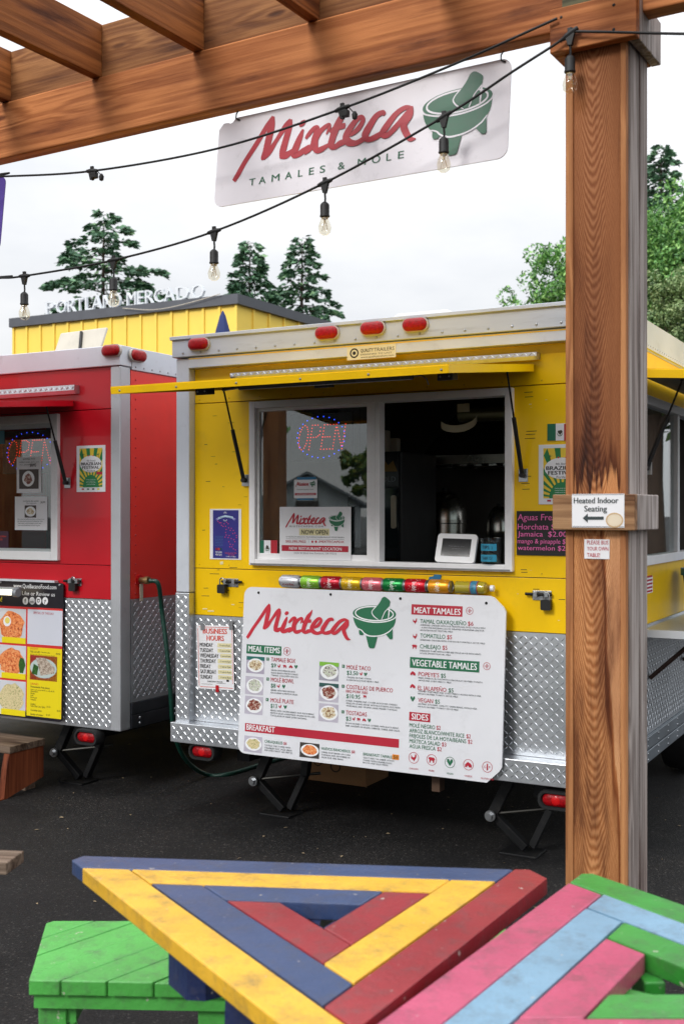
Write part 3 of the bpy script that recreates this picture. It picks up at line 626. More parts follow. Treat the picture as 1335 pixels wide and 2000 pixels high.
m = MB(); m.flat([(fwd-0.16, fh-0.11), (fwd-0.1, fh-0.045), (fwd-0.075, fh-0.075), (fwd-0.045, fh-0.05), (fwd-0.02, fh-0.11)], 0.018); m.build('emblem', pm('mountain_gold', '#8a6a2c', 0.4), k)
m = MB(); m.prism(roundrect(fwd-0.045, fh-0.42, fwd-0.02, fh-0.24, 0.012), -0.012, 0.0075); m.build('handle', pm('cream_tag', '#b8ad96', 0.5), fr)
for i, (px, py) in enumerate(((748, 874), (757, 878))):
    b = MB(); b.box(-0.03, 0.03, -0.02, 0.03, 0, 0.12 - i*0.04); o = tag(b.build('paper_bag', pm('bag_paper', '#a79d8d', 0.8, var=0.1), None, bev=0.006), ('tall' if i == 0 else 'short') + ' cream paper bag standing on the drinks fridge', 'bag'); o.matrix_world = YF.M @ Matrix.Translation((YF.at(px, py, 0.7)[0], 0.7+i*0.07, fz1))
def urn(px, v, zt, r, label):
    x, _ = YF.at(px, 1000, v); t = thing('steel_urn', label, 'urn', YF.M @ Matrix.Translation((x, v, 1.19))); h = zt-1.19
    m = MB(); m.lathe([(r, 0), (r, h*0.62), (r*1.03, h*0.63), (r*1.03, h*0.66)], 28); m.build('pot', STEEL, t, smooth=35)
    m = MB(); m.lathe([(r*1.0, h*0.662), (r*0.98, h*0.75), (r*0.8, h*0.88), (r*0.45, h*0.96), (0.01, h*0.98)], 28); m.build('lid', STEEL, t, smooth=60)
    m = MB(); m.lathe([(0.012, h*0.98), (0.018, h*1.01), (0.004, h*1.02)], 12); m.build('knob', BLACK, t, smooth=60)
urn(867, 1.36, YF.at(867, 955, 1.36)[1], 0.135, 'large domed stainless steamer pot at the back of the kitchen')
urn(974, 1.34, YF.at(974, 985, 1.34)[1], 0.075, 'slim stainless pot beside the domed steamer')
urn(790, 1.45, YF.at(790, 1010, 1.45)[1], 0.10, 'low dark lit stainless pot next to the fridge')
# paper notices hung at the top of the hatch opening
t = thing('paper_notice', 'curled cream paper notices hanging inside the open window', 'notice', yM(905, 800, 0.35))
m = MB(); m.box(-0.035, 0.03, 0, 0.002, -0.012, 0.03); m.build('sheet', pm('notice_paper', '#b9b093', 0.6), t)
m = MB(); m.add([(-0.03+0.10*math.cos(a), -0.03*math.sin(a*1.0), -0.03-0.05*math.sin(a)+dz_) for a in [R(150*i/10) for i in range(11)] for dz_ in (0, -0.035)], [(2*i, 2*i+1, 2*i+3, 2*i+2) for i in range(10)]); m.build('curl', pm('notice_paper', '#b9b093', 0.6), t)
# card tablet on the sill
t = thing('tablet', 'white card payment tablet leaning on the open window sill', 'tablet', YF.M @ Matrix.Translation((YF.at(885, 1100, 0.02)[0], 0.035, wz0+0.034)) @ Matrix.Rotation(R(-20), 4, 'X') @ Matrix.Rotation(R(4), 4, 'Z'))
m = MB(); m.prism(roundrect(-0.098, 0, 0.098, 0.142, 0.016), -0.012, 0.006); m.build('case', pm('tablet_white', '#e4e5e6', 0.35), t, bev=0.003)
m = MB(); m.rect(-0.072, 0.03, 0.072, 0.118, -0.0126); k = m.build('screen', pm('screen_dark', '#14161a', 0.12), t)
m = MB(); m.text('Thank you for your', -0.04, 0.078, 0.04, 0.005, -0.013); m.text('patience', -0.02, 0.067, 0.02, 0.005, -0.013); m.build('lettering', pm('screen_text', '#55585e', 0.4), k)
# tip jar
t = thing('tip_jar', 'clear ribbed tip jar with blue handwritten tape on the sill', 'jar', YF.M @ Matrix.Translation((YF.at(960, 1100, 0.06)[0], 0.05, wz0+0.034)))
JAR = glassmat('jar_glass', (0.72, 0.78, 0.82), 1.6)
prof = [(0.044, 0)] + [(0.046 + 0.002*(i % 2), 0.01+i*0.011) for i in range(10)] + [(0.05, 0.122), (0.048, 0.122)]
m = MB(); m.lathe(prof, 20); m.build('glass', JAR, t, smooth=30)
m = MB(); m.lathe([(0.034, 0.004), (0.036, 0.02), (0.02, 0.045), (0.004, 0.05)], 9); m.build('notes', pm('banknote', '#5d6a5a', 0.8, var=0.4, scale=60), t)
for z0, s in ((0.012, 'THANK YOU!'), (0.062, 'TIPS :)')):
    m = MB(); n = 10; vs = []
    for i in range(n+1):
        a = R(-50 + 100*i/n); vs += [(0.0505*math.sin(a), -0.0505*math.cos(a), z0), (0.0505*math.sin(a), -0.0505*math.cos(a), z0+0.032)]
    m.add(vs, [(2*i, 2*i+2, 2*i+3, 2*i+1) for i in range(n)]); k = m.build('tape', pm('blue_tape', '#2c93b4', 0.6), t)
    m = MB(); m.text(s, -0.026, z0+0.009, 0.026, 0.015, -0.053, 0.0); m.build('lettering', PBLK, k)

# ------------------------------------------------------------------ the logo, traced on the menu board's plane
bx0, bz1 = YF.at(473, 1150, -0.012); 
BT = 1.214                                               # top of the board
BF = Fr(YF.M @ Vector((0, -0.085, 0)), A, 0.0)
lean = math.atan2(0.065, 0.84)
ob_ = YF.M @ Vector((0, -0.012, BT))                     # top front edge line
BF = Fr(ob_, A, lean)                                    # board frame: z runs down from 0
def bd(px, py): return BF.at(px, py)
def crop(pts, ox, oy, s): return [((p[0]/s+ox), (p[1]/s+oy)) + tuple(p[2:]) for p in pts]
_S = [
 [(45,522,30),(75,478,36),(120,403,34),(200,290,36),(270,182,36),(312,122,22)],
 [(313,122,18),(303,190,46),(284,280,50),(266,360,46),(250,405,38),(250,420,16)],
 [(248,410,30),(290,372,40),(340,300,30),(400,215,38),(434,178,24)],
 [(434,176,20),(426,230,42),(402,320,46),(384,390,48),(376,440,30)],
 [(366,430,24),(410,428,44),(450,405,24)],
 [(520,272,16),(500,325,40),(472,395,50),(460,432,44),(478,448,34),(520,430,40),(566,398,14)],
 [(494,240,20),(515,228,38),(536,216,20)],
 [(540,345,18),(560,318,30),(596,285,30),(618,292,32),(606,345,46),(600,400,52),(616,448,36),(650,448,38),(700,428,22)],
 [(532,452,18),(570,425,34),(604,375,36),(640,318,34),(688,288,28),(698,306,26),(680,350,10)],
 [(818,190,8),(800,228,28),(772,268,46),(742,330,50),(722,388,48),(714,435,46),(738,456,34),(775,440,40),(820,438,30)],
 [(702,342,14),(740,322,36),(806,322,34)],
 [(838,404,18),(888,372,36),(922,322,32),(912,292,30),(880,302,36),(834,358,46),(812,408,48),(832,448,46),(880,466,34),(936,448,34)],
 [(1066,318,20),(1052,298,32),(1010,312,40),(968,370,48),(940,425,50),(960,462,34),(1010,458,40),(1060,436,30)],
 [(1244,318,20),(1200,304,30),(1142,330,38),(1082,398,46),(1054,442,44),(1082,466,36),(1130,432,38),(1190,370,34),(1240,312,26)],
 [(1240,304,22),(1228,365,46),(1192,420,46),(1204,475,44),(1234,530,34),(1270,540,6)],
]
WORD = []
for st_ in _S:
    o = []
    for x, y, w in crop(st_, 475, 1160, 6.068):
        a = bd(x, y); b = bd(x + w/6.068, y); o.append((a[0], a[1], b[0]-a[0]))
    WORD.append(o)
wx_ = [p[0] for s in WORD for p in s]; wz_ = [p[1] for s in WORD for p in s]
W0, W1, WZ0, WZ1 = min(wx_), max(wx_), min(wz_), max(wz_)
def logo_word(mb, x0, z0, x1, z1, y, thick=1.0):
    kx, kz = (x1-x0)/(W1-W0), (z1-z0)/(WZ1-WZ0)
    for i, s in enumerate(WORD): mb.ribbon([(x0+(p[0]-W0)*kx, z0+(p[1]-WZ0)*kz, p[2]*(kx+kz)/2*thick) for p in s], y-0.00012*i, 6)
def _ell(cx, cy, rx, ry, til=0.0, n=40, a0=0, a1=360): return [(cx+rx*math.cos(R(a0+(a1-a0)*i/n)), cy+ry*math.sin(R(a0+(a1-a0)*i/n)) + til*rx*math.cos(R(a0+(a1-a0)*i/n))) for i in range(n + (0 if a1-a0 == 360 else 1))]
_BOWL = cr([(175,590),(190,680),(230,790),(290,872),(325,884),(385,925),(445,995),(480,1022),(560,1045),(680,1055),(800,1045),(920,1010),(1040,940),(1120,850),(1170,740),(1188,612)], 3) + cr([(1188,612),(1100,672),(950,716),(750,736),(550,722),(380,682),(250,634),(175,590)], 3)[1:-1]
_PEST = cr([(845,662),(890,550),(930,470),(1028,362),(1046,300),(1052,235),(1010,185),(940,132),(895,135),(858,165),(820,240),(740,352),(668,425),(630,485),(645,540),(700,605),(775,664)], 3)
MOLC = [('g', _ell(678, 530, 512, 196, 0.03)), ('w', 'ring', (676, 527, 448, 166, 0.045, 26)), ('g', _BOWL), ('w', 'line', [(175,588,20),(250,632,22),(380,680,24),(550,720,24),(750,734,24),(950,714,24),(1100,670,22),(1188,610,20)]),
        ('w', 'line', [(738,355,34),(668,425,34),(628,488,34),(645,545,34),(700,610,34),(775,664,20)]), ('w', 'line', [(1030,365,30),(930,470,34),(890,550,34),(846,664,24)]), ('g', _PEST),
        ('w', 'line', [(1036,395,30),(1022,540,26),(1010,650,16)]),
        ('w', 'line', [(300,880,14),(385,925,20),(445,995,24),(560,1052,24),(680,1062,24),(800,1052,24),(920,1016,24),(1040,946,22),(1120,856,14)]),
        ('g', [(482,1052),(560,1074),(680,1082),(752,1078),(685,1330),(660,1350),(570,1345),(545,1310)]),
        ('g', [(320,905),(380,940),(432,1000),(400,1040),(335,1030),(318,990)]), ('g', [(1110,885),(1112,1110),(1090,1135),(1040,1130),(955,1018),(1050,960)])]
def _mp(p, w=None):
    a = bd(p[0]/12.136+675, p[1]/12.136+1155)
    if w is None: return a
    return (a[0], a[1], bd((p[0]+w)/12.136+675, p[1]/12.136+1155)[0]-a[0])
MO = []
for e in MOLC:
    if e[1] == 'ring': 
        P = _ell(e[2][0], e[2][1], e[2][2], e[2][3], e[2][4]); MO.append((e[0], 'line', [_mp(p, e[2][5]) for p in P + P[:1]]))
    elif e[1] == 'line': MO.append((e[0], 'line', [_mp(p, p[2]) for p in e[2]]))
    else: MO.append((e[0], 'poly', [_mp(p) for p in e[1]]))
mx_ = [p[0] for e in MO for p in e[2]]; mz_ = [p[1] for e in MO for p in e[2]]; M0, M1, MZ0, MZ1 = min(mx_), max(mx_), min(mz_), max(mz_)
def logo_bowl(mg, mw, x0, z0, x1, z1, y):
    kx, kz = (x1-x0)/(M1-M0), (z1-z0)/(MZ1-MZ0)
    for i, e in enumerate(MO):
        mb = mg if e[0] == 'g' else mw
        P = [(x0+(p[0]-M0)*kx, z0+(p[1]-MZ0)*kz) + ((p[2]*kx,) if len(p) > 2 else ()) for p in e[2]]
        if e[1] == 'line': mb.ribbon(P, y-0.00025*i, 1 if len(P) > 20 else 5)
        else: mb.flat(P, y-0.00025*i)

# ------------------------------------------------------------------ menu board
MBD = thing('menu_board', 'long white tamales menu board with rounded corners hung on yellow trailer', 'menu board', BF.M)
c_l = bd(471, 1300)[0]; c_r = bd(983, 1350)[0]; c_b = (bd(480, 1467)[1] + bd(965, 1536)[1]) / 2
m = MB(); P = roundrect(c_l, c_b, c_r, 0.0, 0.045)
# right corners are cut rather than rounded
P = [(c_r-0.07, c_b), (c_r-0.012, c_b+0.055), (c_r, c_b+0.075), (c_r, -0.07), (c_r-0.012, -0.05), (c_r-0.06, -0.006), (c_r-0.08, 0.0)] + [p for p in P if p[0] < (c_l+c_r)/2]
m.prism(P, 0.0, 0.012); pnl = m.build('panel', [WHITE], MBD); fixnormals(pnl)
class Print:
    """flat print on a plane: one mesh of each colour"""
    def __init__(s, fr, parent, y=-0.0012): s.fr, s.p, s.y, s.c = fr, parent, y, {}
    def mb(s, mat): return s.c.setdefault(mat.name, (MB(), mat))[0]
    def t(s, mat, str_, x0, yb, x1, cap, bold=0.0, shear=0.0, res=2, dy=0.0):
        a = s.fr.at(x0, yb); x = s.fr.at(x1, yb)[0]; h = s.fr.at(x0, yb-cap)[1] - a[1]
        s.mb(mat).text(str_, a[0], a[1], x, h, s.y-0.0006-dy, bold, shear, res)
    def pp(s, mat, str_, x0, x1, ref, yb, cap, bold=0.0):
        z = s.fr.at(ref, yb)[1]; h = s.fr.at(ref, yb-cap)[1] - z
        s.mb(mat).text(str_, s.fr.at(x0, yb)[0], z, s.fr.at(x1, yb)[0], h, s.y-0.0006, bold)
    def r(s, mat, x0, y0, x1, y1, dy=0.0):
        """rectangle from top-left pixel to the bottom-right column; heights from the left edge"""
        a = s.fr.at(x0, y0); b = s.fr.at(x0, y1); s.mb(mat).rect(a[0], b[1], s.fr.at(x1, y0)[0], a[1], s.y-dy)
    def done(s, name='print'):
        for mb, mat in s.c.values():
            if mb.f: mb.build(name, mat, s.p, kind='stuff')
pr = Print(BF, MBD)
wm = MB(); logo_word(wm, W0, WZ0, W1, WZ1, -0.0012); wm.build('logo_lettering', LRED, MBD)
g_, w_ = MB(), MB(); logo_bowl(g_, w_, M0, MZ0, M1, MZ1, -0.0012); g_.build('logo_bowl', PGRN, MBD); w_.build('logo_outline', PINK_W, MBD)
pr.r(PRED, 803.5, 1180, 903, 1200); pr.t(PINK_W, 'MEAT TAMALES', 808, 1197, 899, 11.5, 0.02)
pr.r(PGRN, 800.5, 1283, 936, 1304); pr.t(PINK_W, 'VEGETABLE TAMALES', 804, 1300, 931, 12.5, 0.02)
pr.r(PRED, 799, 1390, 840, 1407); pr.t(PINK_W, 'SIDES', 803, 1404.5, 836, 11.5, 0.02)
pr.r(PGRN, 482, 1258, 550, 1276); pr.t(PINK_W, 'MEAL ITEMS', 485, 1272, 547, 11, 0.02)
pr.r(PRED, 479, 1412, 780, 1428); pr.t(PINK_W, 'BREAKFAST', 481.5, 1425, 537, 11, 0.02)
for s, x0, yb, x1, p, px0, px1 in (('TAMAL OAXAQUEÑO', 820, 1217, 910, '$6', 913, 924), ('TOMATILLO', 820, 1245, 869, '$5', 872.5, 882), ('CHILEAJO', 819.5, 1266, 860, '$5', 863.5, 873)):
    pr.t(PGRN, s, x0, yb, x1, 8, 0.004); pr.pp(PRED, p, px0, px1, x0, yb, 8, 0.004)
for s, x0, yb, x1, p, px0, px1 in (("POPEYE'S", 816.5, 1320, 857, '$5', 860.5, 870), ('EL JALAPEÑO', 815.5, 1347, 871, '$5', 875.5, 885), ('VEGAN', 816, 1371, 845, '$5', 849, 858.5)):
    pr.t(PRED, s, x0, yb, x1, 8, 0.004); pr.pp(PGRN, p, px0, px1, x0, yb, 8, 0.004)
for s, yb, x1, p, px0, px1 in (('MOLÉ NEGRO', 1419.5, 849, '$2', 852, 860), ('ARROZ BLANCO/WHITE RICE', 1430, 906.5, '$2', 910.5, 919), ('FRIJOLES DE LA HOYA/BEANS', 1440, 910, '$2', 913.5, 922), ('MIXTECA SALAD', 1450.5, 859, '$3', 862.5, 871), ('AGUA FRESCA', 1460.5, 850, '$2', 853.5, 862)):
    pr.t(PGRN, s, 799, yb, x1, 7.6, 0.004); pr.pp(PRED, p, px0, px1, 799, yb, 7.6, 0.004)
sm = [('SHREDDED CHICKEN WITH OUR TRADITIONAL MOLE OAXAQUEÑO', 820.5, 1222, 948), ('- A MOUTH-WATERING SAUCE, WRAPPED IN BANANA LEAF FOR', 821, 1227, 945), ('AN EXTRA MOIST TEXTURE. MILD', 820, 1232, 884),
 ('SHREDDED CHICKEN WITH OUR HOUSE TOMATILLO SAUCE. MILD', 820, 1251, 947), ('SHREDDED PORK WITH A DEEP RED MOLE SAUCE WITH HINTS', 819, 1272, 939), ('OF LITE SMOKEY FLAVORS. MILD', 819, 1277, 880),
 ('FRESH SPINACH, ALONG WITH DOÑA PAULA\'S SAUTEED TOMATO', 816.5, 1325, 942), ('SAUCE AND QUESO FRESCO. MILD', 816.5, 1330, 881), ('STEAMED VEGETABLES AND QUESO FRESCO ALONG WITH DOÑA', 815.5, 1351, 939), ('PAULA\'S SAUTEED TOMATO SAUCE. MILD', 815.5, 1356, 894),
 ('SAUTEED ZUCCHINI, CARROTS, GREEN BEANS, WITH DOÑA', 816, 1376, 931), ('PAULA\'S SAUTEED TOMATO SAUCE MILD', 816, 1381, 895),
 ('SERVED WITH MEXICAN RICE.', 529.5, 1310, 577), ('BLACK BEANS & MIXTECA SALAD.', 529.5, 1315, 583), ('*TAMALE OAXAQUEÑO BOX $10', 529.5, 1320, 582), ('SERVED WITH MEXICAN RICE.', 529, 1349, 576), ('BLACK BEANS & MIXTECA SALAD.', 529, 1354, 582),
 ('SERVED WITH CHICKEN BREAST, RICE, BLACK BEANS,', 528, 1388.5, 614), ('MIXTECA SALAD & HANDMADE ORGANIC BLUE CORN', 528, 1393.5, 615), ('TORTILLAS FROM THREE SISTERS NIXTAMAL.', 528, 1398.5, 600),
 ('CHICKEN OR PORK OPTION.', 677, 1324, 725), ('DOÑA PAULA\'S MOLE NEGRO. MILD', 677, 1329, 740), ('BOILED SPARERIBS AND COOKED IN RICH RED CHILEAJO', 676, 1369.5, 776), ('MOLE SAUCE AND SERVED WITH BLACK BEANS, RICE WITH', 676, 1374.5, 781), ('VEGETABLES, AND ORGANIC HAND PRESSED TORTILLAS.', 676, 1379.5, 776),
 ('IN HOUSE FRIED TORTILLA, LAYERED WITH BLACK BEANS,', 675, 1413.5, 779), ('BEEF, CHICKEN OR VEGAN, CABBAGE, CHEESE, AND SALSA.', 675, 1418.5, 781),
 ('TORTILLA CHIPS TOPPED WITH', 516.5, 1456.5, 567), ('SCRAMBLED EGGS, SALSA VERDE', 516.5, 1461.5, 570), ('AND QUESO FRESCO. ADD MEAT $2', 516.5, 1466, 571),
 ('2 FRIED EGGS SERVED ON CORN', 627.5, 1470, 684), ('TORTILLAS AND SMOTHERED IN', 627.5, 1475, 683), ('SALSA, RICE, AND BEANS.', 627.5, 1480, 671),
 ('SELECT MEAT OR CHEESE OPTION,', 709, 1481, 770), ('TOPPED WITH SCRAMBLE EGGS,', 708.5, 1486, 766), ('BACON, AND SALSA VERDE.', 708.5, 1490.5, 758)]
for s, x0, yb, x1 in sm: pr.t(PDARK, s, x0, yb, x1, 3.0, 0.004, res=1)
for s, x0, yb, x1, c in (('TAMALE BOX', 529.5, 1291.5, 577, PRED), ('MOLÉ BOWL', 529, 1331, 574, PRED), ('MOLÉ PLATE', 528.5, 1371, 573.5, PRED), ('MOLÉ TACO', 677, 1306.5, 723.5, PRED), ('COSTILLAS DE PUERCO', 676, 1345, 767, PRED), ('TOSTADAS', 675.5, 1395.5, 716, PRED),
    ('$9', 529.5, 1303, 539, PGRN), ('$8', 529, 1342.5, 538, PGRN), ('$13', 528.5, 1382, 541, PGRN), ('$3.50', 677, 1317.5, 699, PGRN), ('$10.95', 676, 1363, 703, PGRN), ('$3', 675.5, 1407, 685, PGRN)): pr.t(c, s, x0, yb, x1, 8, 0.006)
pr.t(PRED, 'BBQ PORK RIBS', 675.5, 1352, 718, 5, 0.006)
for s, x0, yb, x1, p, px0, px1 in (('CHILAQUILLES', 517, 1450, 552, '$6', 554, 560), ('HUEVOS RANCHEROS', 628, 1464, 684, '$8', 686.5, 693)): pr.t(PGRN, s, x0, yb, x1, 5.4, 0.006); pr.pp(PRED, p, px0, px1, x0, yb, 5.4, 0.006)
pr.t(PGRN, 'BREAKFAST TAMALE', 709, 1475, 766, 5.4, 0.006)
def icon(kind, px, py, r, col=PRED):
    x, z = BF.at(px, py); k = BF.at(px+r, py)[0]-x; mb = pr.mb(col); y = -0.0016
    if kind == 'hen': mb.flat([(x-k, z+.3*k), (x-.7*k, z+.1*k), (x-.8*k, z+.8*k), (x-.3*k, z+.1*k), (x+.3*k, z+.2*k), (x+.4*k, z+k), (x+.8*k, z+.9*k), (x+.7*k, z), (x+.3*k, z-.6*k), (x+.1*k, z-k), (x-.1*k, z-.6*k), (x-.6*k, z-.4*k)], y)
    if kind == 'pig': mb.flat([(x-k, z+.3*k), (x-.8*k, z+.7*k), (x+.6*k, z+.7*k), (x+k, z+.3*k), (x+.8*k, z-.1*k), (x+.7*k, z-.8*k), (x+.4*k, z-.8*k), (x+.3*k, z-.2*k), (x-.3*k, z-.2*k), (x-.4*k, z-.8*k), (x-.7*k, z-.8*k), (x-.7*k, z)], y)
    if kind == 'cheese': mb.flat([(x-k, z), (x-.2*k, z+.8*k), (x+.6*k, z+.4*k), (x+k, z), (x+k, z-.7*k), (x+.2*k, z-.7*k), (x, z-.3*k), (x-.3*k, z-.3*k), (x-.4*k, z-.7*k), (x-k, z-.7*k)], y)
    if kind == 'leaf': mb.flat([(x, z-k), (x+.9*k, z+.2*k), (x+.8*k, z+.9*k), (x+.3*k, z+.9*k), (x+.05*k, z+.3*k), (x, z-.3*k), (x-.05*k, z+.3*k), (x-.3*k, z+.9*k), (x-.8*k, z+.9*k), (x-.9*k, z+.2*k)], y)
    if kind == 'GF': mb.text('G', x-.85*k, z-.3*k, x-.35*k, .6*k, y); mb.text('F', x+.4*k, z-.3*k, x+.8*k, .6*k, y); mb.rect(x-.16*k, z-.8*k, x+.16*k, z+.8*k, y)
for kind, px, py in (('hen', 810, 1213), ('hen', 810, 1243), ('pig', 809, 1263), ('cheese', 806, 1315), ('cheese', 805.5, 1340), ('leaf', 805.5, 1365)): icon(kind, px, py, 5, PGRN if kind == 'leaf' else PRED)
for kind, px, py in (('hen', 545, 1301), ('pig', 556, 1301.5), ('cheese', 568, 1302), ('leaf', 578, 1302.5), ('hen', 544, 1340), ('leaf', 554, 1341), ('hen', 547, 1380), ('leaf', 557, 1381), ('hen', 705, 1316), ('leaf', 713.5, 1317), ('pig', 712, 1360.5), ('hen', 690.5, 1404), ('pig', 700, 1405), ('cheese', 711, 1406), ('leaf', 721, 1407)): icon(kind, px, py, 3.4, PGRN if kind == 'leaf' else PRED)
for i, (kind, px, py, nm, dx) in enumerate((('hen', 807.5, 1480, 'CHICKEN', 8.5), ('pig', 842.5, 1484, 'PORK', 5.5), ('leaf', 878, 1489, 'VEGAN', 6.5), ('cheese', 914, 1493.5, 'CHEESE', 7.5), ('GF', 951, 1498, 'GLUTEN FREE', 13))):
    c = PGRN if kind == 'leaf' else PRED; icon(kind, px, py, 6.5 if kind != 'GF' else 7.5, c); x, z = BF.at(px, py); k = BF.at(px+10, py)[0]-x
    pr.mb(c).ring(x, z, k, 0.0022, -0.0015); pr.t(c, nm, px-dx, py+22+i*0.3, px+dx, 3.2, 0.004)
for px, py in ((916.5, 1193), (950, 1301), (560.5, 1272)):
    x, z = BF.at(px, py); k = BF.at(px+7, py)[0]-x; pr.mb(PRED).ring(x, z, k, 0.002, -0.0015); icon('GF', px, py, 5.2)
for px, py in ((523, 1287), (523, 1326), (522, 1366), (670.5, 1301), (670, 1340), (669.5, 1390)): pr.r(PGRN, px-2.6, py-3, px+2.6, py+3); pr.t(PINK_W, 'K', px-1.2, py+1.6, px+1.2, 3.2)
pr.r(pm('price_orange', '#e58a1d', 0.6), 766, 1473, 779, 1483, 0.0006); pr.t(PBLK, '$8', 768, 1481.5, 777, 7, 0.0, dy=0.0006)
FOODS = [foodmat('food_tamale', ['#2a1512', '#7a4a28', '#d9c9a0', '#e9e6e0', '#5f8a3a'], 90), foodmat('food_bowl', ['#20160f', '#4a3b22', '#e8e8e2', '#9fb27d', '#2f3b26'], 110), foodmat('food_mole', ['#2c0c0a', '#5e1f16', '#8d3a24', '#d9d2c4', '#3b120e'], 80),
         foodmat('food_orange', ['#5a1f10', '#c4572a', '#e88a4e', '#f0b27a', '#3f6b2b'], 70), foodmat('food_rice', ['#6b5a34', '#c9b98a', '#e4d6a8', '#8a8a4a', '#3f6b2b'], 120)]
def plate(px, py, w, h, f, bgc='#b9b4c2', band=None):
    a_ = BF.at(px, py); b_ = BF.at(px+w, py)[0]; c_ = BF.at(px, py+h)[1]
    q = MB(); q.rect(a_[0], c_, b_, a_[1], -0.0012); ph = q.build('food_photo', pm('photo_ground_'+bgc[1:], bgc, 0.4, var=0.1, scale=20), MBD)
    if band: q = MB(); q.rect(a_[0], c_+(a_[1]-c_)*0.78, b_, a_[1], -0.0016); q.build('backdrop', pm('photo_band_'+band[1:], band, 0.4), ph)
    x, z = BF.at(px+w/2, py+h*0.56); rx = BF.at(px+w, py)[0]-x; rz = (BF.at(px, py)[1]-BF.at(px, py+h)[1])/2
    q = MB(); q.disc(x, z, rx*0.97, -0.0018, 22, rz*0.82); q.build('plate', PINK_W, ph); q = MB(); q.flat([(x+rx*0.8*math.cos(2*math.pi*i/18)*random.uniform(.8, 1.08), z+rz*(0.06+0.66*math.sin(2*math.pi*i/18)*random.uniform(.8, 1.1))) for i in range(18)], -0.0022); q.build('food', FOODS[f], ph)
plate(482, 1281, 35, 33, 0, '#a9a2b4', '#1d6a62'); plate(480, 1320, 35, 35, 1); plate(479, 1358.5, 35, 35, 2)
plate(624, 1292, 38, 36, 1, '#9a9aa6', '#7cb83a'); plate(623.5, 1333, 38, 36, 2, '#b9b4c2', '#23504c'); plate(623, 1373, 38, 35, 0)
plate(477.5, 1436, 35, 31, 4); plate(586, 1449, 38, 29, 3, '#3a332f'); pr.done()
for px, py in ((505, 1157.5), (645.5, 1161), (781.5, 1169), (949, 1178)):
    x, z = BF.at(px, py); k = MB(); k.lathe([(0.007, -0.001), (0.006, -0.0035), (0.001, -0.004)], 10, o=(x, 0, z), ax=1); k.build('screw', DSTEEL, MBD, smooth=50)

# cans and a bottle lying along the top of the board
CANS = [('silver', '#c3c5ca', '#8c2a33'), ('lime green', '#8cc63f', '#e9f3da'), ('crimson', '#b5152b', '#f3e6e6'), ('yellow', '#dfb21c', '#f6eec8'), ('pink', '#e0707a', '#f8e8e8'), ('dark green', '#12803c', '#e0f0e4'), ('scarlet', '#cf1228', '#f5e6e6'), ('orange', '#f0a020', '#fdf3df')]
cu = [YF.at(px, 1140, 0.01)[0] for px in (549, 588.5, 628, 667.5, 707.5, 748.5, 791, 836)]
for i, (nm, c1, c2) in enumerate(CANS):
    L_ = 0.118; r = 0.033; x = cu[i]
    t = thing('drink_can', f'{nm} fizzy drink can lying on top of the menu board', 'drink can', YF.M @ Matrix.Translation((x, 0.012, BT+r+0.001)), 'drink cans lying on the menu board')
    m = MB(); m.lathe([(r*0.78, 0.006), (r*0.97, 0.010), (r, 0.016), (r, L_-0.018), (r*0.86, L_-0.006)], 24, ax=0); m.build('body', pm('can_'+nm, c1, 0.28, 0.45, var=0.06), t, smooth=40)
    m = MB(); m.lathe([(r*0.7, 0.008), (r*0.76, 0.0), (r*0.79, 0.0), (r*0.79, 0.0059)], 20, ax=0); m.build('base', ZINC, t, smooth=40)
    m = MB(); m.lathe([(r*0.85, L_-0.0059), (r*0.88, L_), (r*0.84, L_), (r*0.80, L_-0.005), (0.002, L_-0.005)], 20, ax=0); m.build('lid', ZINC, t, smooth=40)
    vs, fs = textmesh('bubly' if i else 'cola', 0.01)
    lo = min(v.x for v in vs); hi = max(v.x for v in vs); m = MB(); k = 0.05/(hi-lo) if i else 0.06/(hi-lo)
    out = []
    for v in vs:     # the word runs round the can
        a = ((v.x-lo)*k - 0.02)/r; xx = L_*0.42 + v.y*0.05*0.62
        if i == 0: a, xx = -0.55 + v.y*0.5, L_*0.2 + (v.x-lo)*k*1.1
        out.append((xx if i else xx, -math.cos(a)*(r+0.0004), -math.sin(a)*(r+0.0004) if i else math.sin(a)*(r+0.0004)))
    m.add(out, fs); m.build('lettering', pm('canprint_'+nm, c2, 0.4), t, kind='stuff')
    m = MB()
    for q in range(14):
        a, xx, d = random.uniform(-1.1, 1.1), random.uniform(0.02, L_-0.025), random.uniform(0.0012, 0.0026)
        m.add([(xx+d*math.cos(b_), -math.cos(a+d/r*math.sin(b_))*(r+0.0003), math.sin(a+d/r*math.sin(b_))*(r+0.0003)) for b_ in [R(60*j) for j in range(6)]], [tuple(range(6))])
    m.build('bubble_print', pm('canprint_'+nm, c2, 0.4), t, kind='stuff')
x = YF.at(889, 1145, 0.01)[0]; t = thing('drink_bottle', 'clear plastic bottle of pale yellow drink lying beside the cans', 'bottle', YF.M @ Matrix.Translation((x, 0.012, BT+0.033)))
prof = [(0.02, 0.0), (0.03, 0.004)] + [(0.031-0.0018*(i % 2), 0.012+i*0.011) for i in range(9)] + [(0.0305, 0.115), (0.0305, 0.135), (0.028, 0.148), (0.013, 0.172), (0.012, 0.176)]
m = MB(); m.lathe(prof, 22, ax=0); m.build('body', glassmat('pet', (0.86, 0.86, 0.72), 1.45), t, smooth=40)
m = MB(); m.lathe([(r_*0.93, h_+0.001) for r_, h_ in prof[:-2]], 18, ax=0); m.build('drink', pm('pale_drink', '#c9b84a', 0.15, coat=0.5), t, smooth=40)
